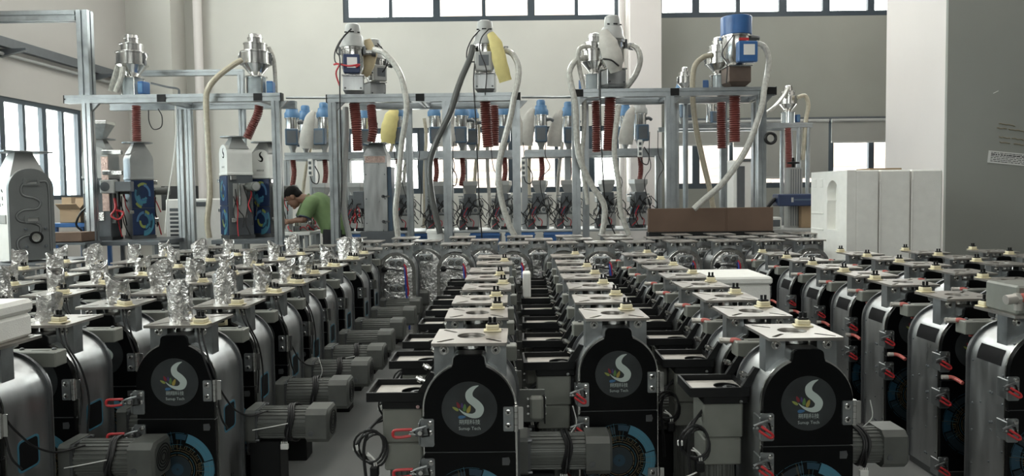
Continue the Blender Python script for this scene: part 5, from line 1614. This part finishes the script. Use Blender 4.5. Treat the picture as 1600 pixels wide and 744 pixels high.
# boxes on a blue table below the left windows
zt_ = at(110, 348, 8.6).z
bench('blue metal table with cardboard boxes below the left windows', at(88, 350, 8.6).x, at(138, 350, 8.6).x + .05, 8.45, 9.1, zt_)
def carton(label, px0, px1, py, Y, z, h, open_=True, m='cardlight', rz=0.):
    a, b_ = at(px0, py, Y), at(px1, py, Y)
    W_ = b_.x - a.x
    t = thing('cardboard_box', label, 'box', ((a.x + b_.x) / 2, Y + .15, z), rz, 'cardboard boxes at left')
    b = MB()
    th = .008
    b.box(-W_ / 2, W_ / 2, -.15, -.15 + th, 0, h, m).box(-W_ / 2, W_ / 2, .15 - th, .15, 0, h, m).box(-W_ / 2, -W_ / 2 + th, -.15 + th, .15 - th, 0, h, m).box(W_ / 2 - th, W_ / 2, -.15 + th, .15 - th, 0, h, m).box(-W_ / 2, W_ / 2, -.15, .15, 0, th, m)
    ob('walls', b, t)
    if open_:
        ob('flap', MB().prism([(-.15, h), (-.15 - .08, h + .06), (-.15 - .085, h + .055), (-.155, h - .008)], -W_ / 2, W_ / 2, m, 'yz'), t)
        ob('flap', MB().prism([(.15, h), (.17, h + .12), (.165, h + .125), (.142, h)], -W_ / 2, W_ / 2, m, 'yz'), t)
        ob('flap', MB().prism([(W_ / 2, h), (W_ / 2 + .07, h + .09), (W_ / 2 + .065, h + .095), (W_ / 2 - .008, h)], -.15, .15, m), t)
    else:
        ob('lid', MB().box(-W_ / 2, W_ / 2, -.15, .15, h, h + .008, m), t)
    return t


carton('open cardboard box with raised flaps on the blue table', 94, 126, 345, 8.5, zt_, .17)
carton('upright cardboard carton behind the open box on the blue table', 97, 112, 330, 8.8, zt_, .30, False)
zlow = .42
t = carton('wide low cardboard box on the bench below the blue table', 74, 128, 395, 7.9, .90, .10, False, 'card')
st = thing('box_stand', 'dark trestle carrying the wide low cardboard box', 'stand', (at(101, 395, 7.9).x, 8.05, 0)); ob('top', MB().box(-.24, .24, -.16, .16, .87, .898, 'dgrey'), st)
for xx in (-.22, .18):
    for yy in (-.14, .10): ob('leg', MB().box(xx, xx + .04, yy, yy + .04, 0, .87, 'dgrey'), st)

# portable cooler, monitor behind the left frame
a, b_ = at(258, 370, 9.3), at(330, 370, 9.3)
zt_ = at(290, 311, 9.3).z
t = thing('portable_cooler', 'white portable air cooler with slatted front behind the left frame', 'appliance', ((a.x + b_.x) / 2, 9.3, 0), -.1)
wc = (b_.x - a.x) / 2
ob('cabinet', MB().box(-wc, wc, 0, .4, .05, zt_, 'white', .015), t)
gr = ob('grille', MB().box(-wc + .06, wc - .26, -.006, 0, .35, zt_ - .12, 'dgrey', .002), t)
for k in range(16):
    z_ = .36 + (zt_ - .49) * k / 16
    ob('slat', MB().box(-wc + .065, wc - .265, -.016, -.006, z_, z_ + .022, 'white'), gr)
ob('control_panel', MB().box(wc - .22, wc - .04, -.008, 0, zt_ - .1, zt_ - .04, 'dgrey', .002), t)
for xx in (-wc + .08, wc - .08): ob('caster', MB().lathe([(.025, -.02), (.025, .02)], (xx, .08, .025), 'black', 12, 'x').lathe([(.025, -.02), (.025, .02)], (xx, .32, .025), 'black', 12, 'x'), t, kind='stuff')
a = at(262, 330, 9.9)
t = thing('monitor', 'black flat monitor half hidden behind the portable cooler', 'screen', (a.x, 9.95, 0)); zc = at(262, 291, 9.95).z
ob('screen', MB().box(-.11, .40, 0, .04, zc - .34, zc, 'black', .006), t); ob('stand', MB().box(.08, .2, .01, .06, .8, zc - .34, 'black', .004), t); ob('desk', MB().box(-.3, .6, -.2, .3, .74, .8, 'greyp', .006), t)
for xx in (-.26, .52): ob('leg', MB().box(xx, xx + .04, 0, .04, 0, .74, 'greyp'), t)
carton('brown carton on the floor right of the portable cooler', 302, 322, 372, 9.6, 0, .95, False, 'card')

# rail and bracket arms on the left wall
za = at(60, 84, 8.6).z
zr_ = 3.27
t = thing('wall_rail', 'grey crane rail fixed along the left wall above the windows', 'rail', (XL, 0, 0))
b = MB().box(.04, .12, 5.0, 11.4, zr_ - .06, zr_ + .06, 'dgrey', .004)
ob('beam', b, t); ob('pipe', MB().cyl((.05, 5, zr_ - .13), (.05, 11.4, zr_ - .13), .022, 'greyp', 10), t)
for y in (6.8, 8.64, 10.5):
    ob('arm', MB().prism([(.0, zr_ - .17), (.0, zr_ - .075), (.33, zr_ - .065), (.33, zr_ - .09)], y, y + .05, 'dgrey'), t)

# notices on the grey wall
pA, pB = at(1545, 235, 7.895), at(1608, 241, 7.895)
ang = atan2(pB.z - pA.z, pB.x - pA.x)
t = thing('notice_sheet', 'white printed sheet taped slightly askew on the grey wall', 'notice', (pA.x, 7.897, pA.z)); t.rotation_euler = (0, -ang, 0)
hN = (at(1545, 254, 7.895).z - pA.z)
ob('sheet', MB().box(0, .5, -.002, 0, hN, 0, 'paper') if hN > 0 else MB().box(0, .5, -.002, 0, hN, 0, 'paper'), t)
b = MB(); q = random.Random(21)
for row in range(6):
    x = .03; z_ = hN * (.14 + .14 * row)
    while x < .47:
        l = q.uniform(.012, .045); th = .0065 if row != 1 else .011
        b.box(x, x + l, -.0032, -.002, z_ - th / 2, z_ + th / 2, 'ink'); x += l + q.uniform(.004, .012)
ob('printed_lines', b, t, kind='stuff')
b = MB()
for (ax, ay, bx2, by2) in ((1561, 193, 1586, 197), (1558, 200, 1573, 201), (1576, 202, 1604, 206), (1561, 214, 1578, 216), (1581, 216, 1604, 219), (1562, 222, 1578, 224), (1584, 225, 1604, 227)):
    P_ = [at(ax + (bx2 - ax) * k / 9, ay + (by2 - ay) * k / 9 + q.uniform(-.7, .7), 7.897) for k in range(10)]
    b.tube(smooth(P_, 2), .006, 'faintink', 4)
tag(ob('wall_writing', b), 'faint tan handwriting above the notice on the grey wall', 'writing', None, 'stuff')
p = at(1556, 144, 7.88)
tag(ob('wall_scratch', MB().tube(smooth([at(1552, 146, 7.898), at(1556, 144, 7.898), at(1560, 142, 7.898)], 3), .004, 'paper', 4)), 'short pale scratch high on the grey wall', 'mark')

# work table in front of the worker
YW = 8.55
zw = at(480, 362, YW).z
xa, xb = at(446, 360, YW).x, at(520, 360, YW).x
t = thing('work_table', 'pale work table in front of the bending worker', 'table', (xa, YW, 0))
ob('table_top', MB().box(0, xb - xa - .25, -.1, .5, zw - .04, zw, 'white', .006), t)
for xx in (.03, xb - xa - .32):
    for yy in (-.07, .42): ob('leg', MB().box(xx, xx + .04, yy, yy + .04, 0, zw - .04, 'aludark'), t)
q = random.Random(31)
for i in range(7):
    x = xa + .05 + (xb - xa - .35) * i / 6.5
    t = thing('machine_part', 'loose grey machine part on the work table, %s from left' % ORD[i], 'part', (x, YW + q.uniform(-.02, .3), zw), q.uniform(-1, 1), 'loose parts on the work table')
    h_ = q.uniform(.05, .16)
    ob('block', MB().box(-.035, .035, -.03, .03, 0, h_, ['greyp', 'dgrey', 'bracket', 'black'][i % 4], .004), t)
    ob('stub', MB().cyl((0, 0, h_), (0, 0, h_ + .05), .018, 'bright', 10), t)
    ob('cable_end', MB().tube(smooth([(.03, -.03, h_ * .5), (.07, -.05, h_ * .8), (.1, -.05, .03), (.13, -.03, .01)], 3), .006, 'rubber' if i % 2 else 'wire', 5), t)

# ------------------------------------------------------------------ the worker
def remesh(name, mb, vox, m, it=4, fac=.5):
    me = mb.build(name)
    o = bpy.data.objects.new(name, me); COL.objects.link(o)
    r_ = o.modifiers.new('union', 'REMESH'); r_.mode = 'VOXEL'; r_.voxel_size = vox
    s_ = o.modifiers.new('soften', 'SMOOTH'); s_.iterations = it; s_.factor = fac
    out = bpy.data.meshes.new_from_object(o.evaluated_get(bpy.context.evaluated_depsgraph_get()))
    bpy.data.objects.remove(o); bpy.data.meshes.remove(me)
    out.materials.clear(); out.materials.append(M[m]); out.name = name
    out.polygons.foreach_set('use_smooth', [True] * len(out.polygons))
    out.polygons.foreach_set('material_index', [0] * len(out.polygons))
    return out


YP = 8.66
pel, mid_, che = at(523, 353, YP), at(511, 336, YP), at(494, 320, YP)
nkb, nkt, hc = at(481, 312, YP), at(471, 310, YP), at(458.5, 308.5, YP)
root = Vector((pel.x, YP, 0))
L_ = lambda v: Vector(v) - root
sh = [L_(at(484, 318, YP - .17)), L_(at(483, 317, YP + .17))]
el = [L_(at(475, 343, YP - .25)), L_(at(470, 341, YP + .24))]
wr_ = [L_(at(452, 346, YP - .17)), L_(at(453, 348, YP + .1))]
hipz = pel.z - .06
hips = [Vector((.0, -.095, hipz)), Vector((.0, .095, hipz))]
knee = [Vector((-.03, -.11, .50)), Vector((.03, .11, .50))]
ank = [Vector((.01, -.12, .09)), Vector((.12, .12, .09))]


def ell(mb, c, rx, ry, rz, m, rot=None, n=20):
    k = n // 2
    s0 = len(mb.v)
    prof = [(max(.001, sin(pi * i / k)), -cos(pi * i / k)) for i in range(k + 1)]
    rings = [[(rx * r_ * cos(2 * pi * j / n), ry * r_ * sin(2 * pi * j / n), rz * h) for j in range(n)] for r_, h in prof]
    mb.rings(rings, m)
    X = Matrix.Translation(c) @ (rot if rot else Matrix.Identity(4))
    mb.xform(X, s0)


HR = Matrix.Rotation(radians(-42), 4, 'Y')     # the face (local -x) turned down towards the hands
def hp_(x, y, z): return L_(hc) + HR @ Vector((x, y, z))


b = MB()
ell(b, hp_(.012, 0, .03), .095, .076, .095, 'skin', HR)          # skull
ell(b, hp_(-.03, 0, -.045), .066, .058, .078, 'skin', HR)        # jaw
ell(b, hp_(-.092, 0, -.012), .022, .014, .024, 'skin', HR)       # nose
ell(b, hp_(-.085, 0, -.062), .018, .026, .014, 'skin', HR)       # mouth
ell(b, hp_(-.075, 0, -.098), .024, .026, .022, 'skin', HR)       # chin
ell(b, hp_(-.082, 0, .03), .018, .052, .012, 'skin', HR)         # brow
for s_ in (-1, 1): ell(b, hp_(.012, s_ * .078, -.01), .02, .012, .034, 'skin', HR)   # ears
b.tube([L_(che), L_(nkb), L_(nkt), hp_(.03, 0, -.03)], [.10, .066, .058, .055], 'skin', 14)
b.tube([L_(pel) + Vector((0, 0, -.05)), L_(mid_), L_(che)], [.13, .125, .12], 'skin', 16)
for i in (0, 1):
    b.tube(smooth([L_(che), sh[i], sh[i].lerp(el[i], .5), el[i], el[i].lerp(wr_[i], .35), wr_[i]], 4), [.06 - .034 * k / 20 for k in range(21)], 'skin', 12)
    b.tube(smooth([hips[i], knee[i], ank[i]], 5), [.085 - .045 * k / 10 for k in range(11)], 'skin', 12)
    d_ = (wr_[i] - el[i]).normalized(); sd = Vector((0, 1, 0)); dn = d_.cross(sd).normalized()
    if dn.z > 0: dn = -dn
    palm = wr_[i] + d_ * .05
    b.tube([wr_[i], wr_[i] + d_ * .03, wr_[i] + d_ * .09], [.027, .036, .036], 'skin', 10, True, .5)
    for f_ in range(4):
        o0 = wr_[i] + d_ * .085 + sd * (.028 - .0187 * f_)
        ln = (.07, .08, .075, .06)[f_]
        b.tube(smooth([o0, o0 + d_ * ln * .45 + dn * .008, o0 + d_ * ln * .8 + dn * .03, o0 + d_ * ln * .85 + dn * .055], 3), .0085, 'skin', 7)
    ts = 1 if i == 0 else -1
    o0 = wr_[i] + d_ * .03 + sd * ts * .03
    b.tube(smooth([o0, o0 + d_ * .03 + sd * ts * .025 + dn * .01, o0 + d_ * .065 + sd * ts * .025 + dn * .025], 3), .0105, 'skin', 7)
    b.tube([ank[i] + Vector((.03, 0, -.03)), ank[i] + Vector((-.06, 0, -.05)), ank[i] + Vector((-.16, 0, -.065))], [.04, .038, .025], 'skin', 10)
w_ = thing('person', 'worker in green polo shirt and dark trousers bending over the work table', 'person', root)
ob('body', remesh('body', b, .0065, 'skin', 3), w_)
b = MB()
ell(b, hp_(.026, 0, .05), .098, .083, .088, 'hair', HR)
ell(b, hp_(.065, 0, .0), .055, .074, .075, 'hair', HR)
ell(b, hp_(-.045, 0, .085), .045, .065, .035, 'hair', HR)
ob('hair', remesh('hair', b, .008, 'hair', 3), w_)
b = MB()
for s_ in (-1, 1):
    ell(b, hp_(-.083, s_ * .03, .008), .008, .013, .007, 'white', HR, 10); ell(b, hp_(-.089, s_ * .03, .008), .004, .006, .006, 'ink', HR, 8)
    b.tube([hp_(-.098, s_ * .015, .033), hp_(-.1, s_ * .03, .038), hp_(-.088, s_ * .05, .032)], .004, 'hair', 5)
ob('eyes', b, w_)
b = MB()
tor = smooth([L_(pel) + Vector((.0, 0, -.03)), L_(mid_) + Vector((.0, 0, 0)), L_(che) + Vector((.02, 0, .015)), L_(nkb) + Vector((.035, 0, .0))], 5)
R_ = [.155, .155, .154, .152, .15, .15, .151, .153, .154, .152, .148, .142, .13, .115, .095, .08]
b.tube(tor, R_, 'shirt', 20, True, 1.22)
b.tube([L_(pel) + Vector((0, 0, .02)), L_(pel) + Vector((-.01, 0, -.10))], [.16, .165], 'shirt', 20)
for i in (0, 1):
    P_ = [L_(che) + Vector((.03, 0, 0)), sh[i] + Vector((.02, 0, 0)), sh[i].lerp(el[i], .5), sh[i].lerp(el[i], .92)]
    b.tube(smooth(P_, 4), [.1, .1, .1, .098, .095, .092, .09, .087, .083, .08, .077, .074, .074], 'shirt', 14)
ob('shirt', remesh('shirt', b, .012, 'shirt', 3), w_, label='green cotton polo shirt')
b = MB()
P_ = smooth([L_(nkb) + Vector((-.012, -.062, .01)), L_(nkb) + Vector((.012, 0, .062)), L_(nkb) + Vector((-.012, .062, .01))], 4)
b.tube(P_, .014, 'shirt', 8)
ob('collar', b, w_)
b = MB()
for i in (0, 1):
    b.tube([sh[i].lerp(el[i], .88), sh[i].lerp(el[i], .93)], .0765, 'navy', 14)
ob('sleeve_cuff', b, w_, label='dark patterned sleeve band', kind='stuff')
b = MB()
b.tube([L_(pel) + Vector((-.0, 0, -.02)), Vector((0, 0, hipz - .08))], [.14, .15], 'trousers', 18, True, 1.15)
for i in (0, 1):
    b.tube(smooth([hips[i] + Vector((0, 0, .02)), knee[i], ank[i] + Vector((0, 0, -.0))], 5), [.118 - .05 * k / 10 for k in range(11)], 'trousers', 14)
ob('trousers', remesh('trousers', b, .014, 'trousers', 3), w_)
for i in (0, 1):
    c = ank[i]
    b = MB().tube(smooth([c + Vector((.06, 0, -.035)), c + Vector((0, 0, -.03)), c + Vector((-.1, 0, -.048)), c + Vector((-.19, 0, -.058))], 3), [.045, .05, .052, .052, .05, .048, .045, .042, .038, .03], 'black', 12)
    b.box(c.x - .21, c.x + .1, c.y - .045, c.y + .045, 0, .025, 'rubber', .01)
    ob('shoe', b, w_)
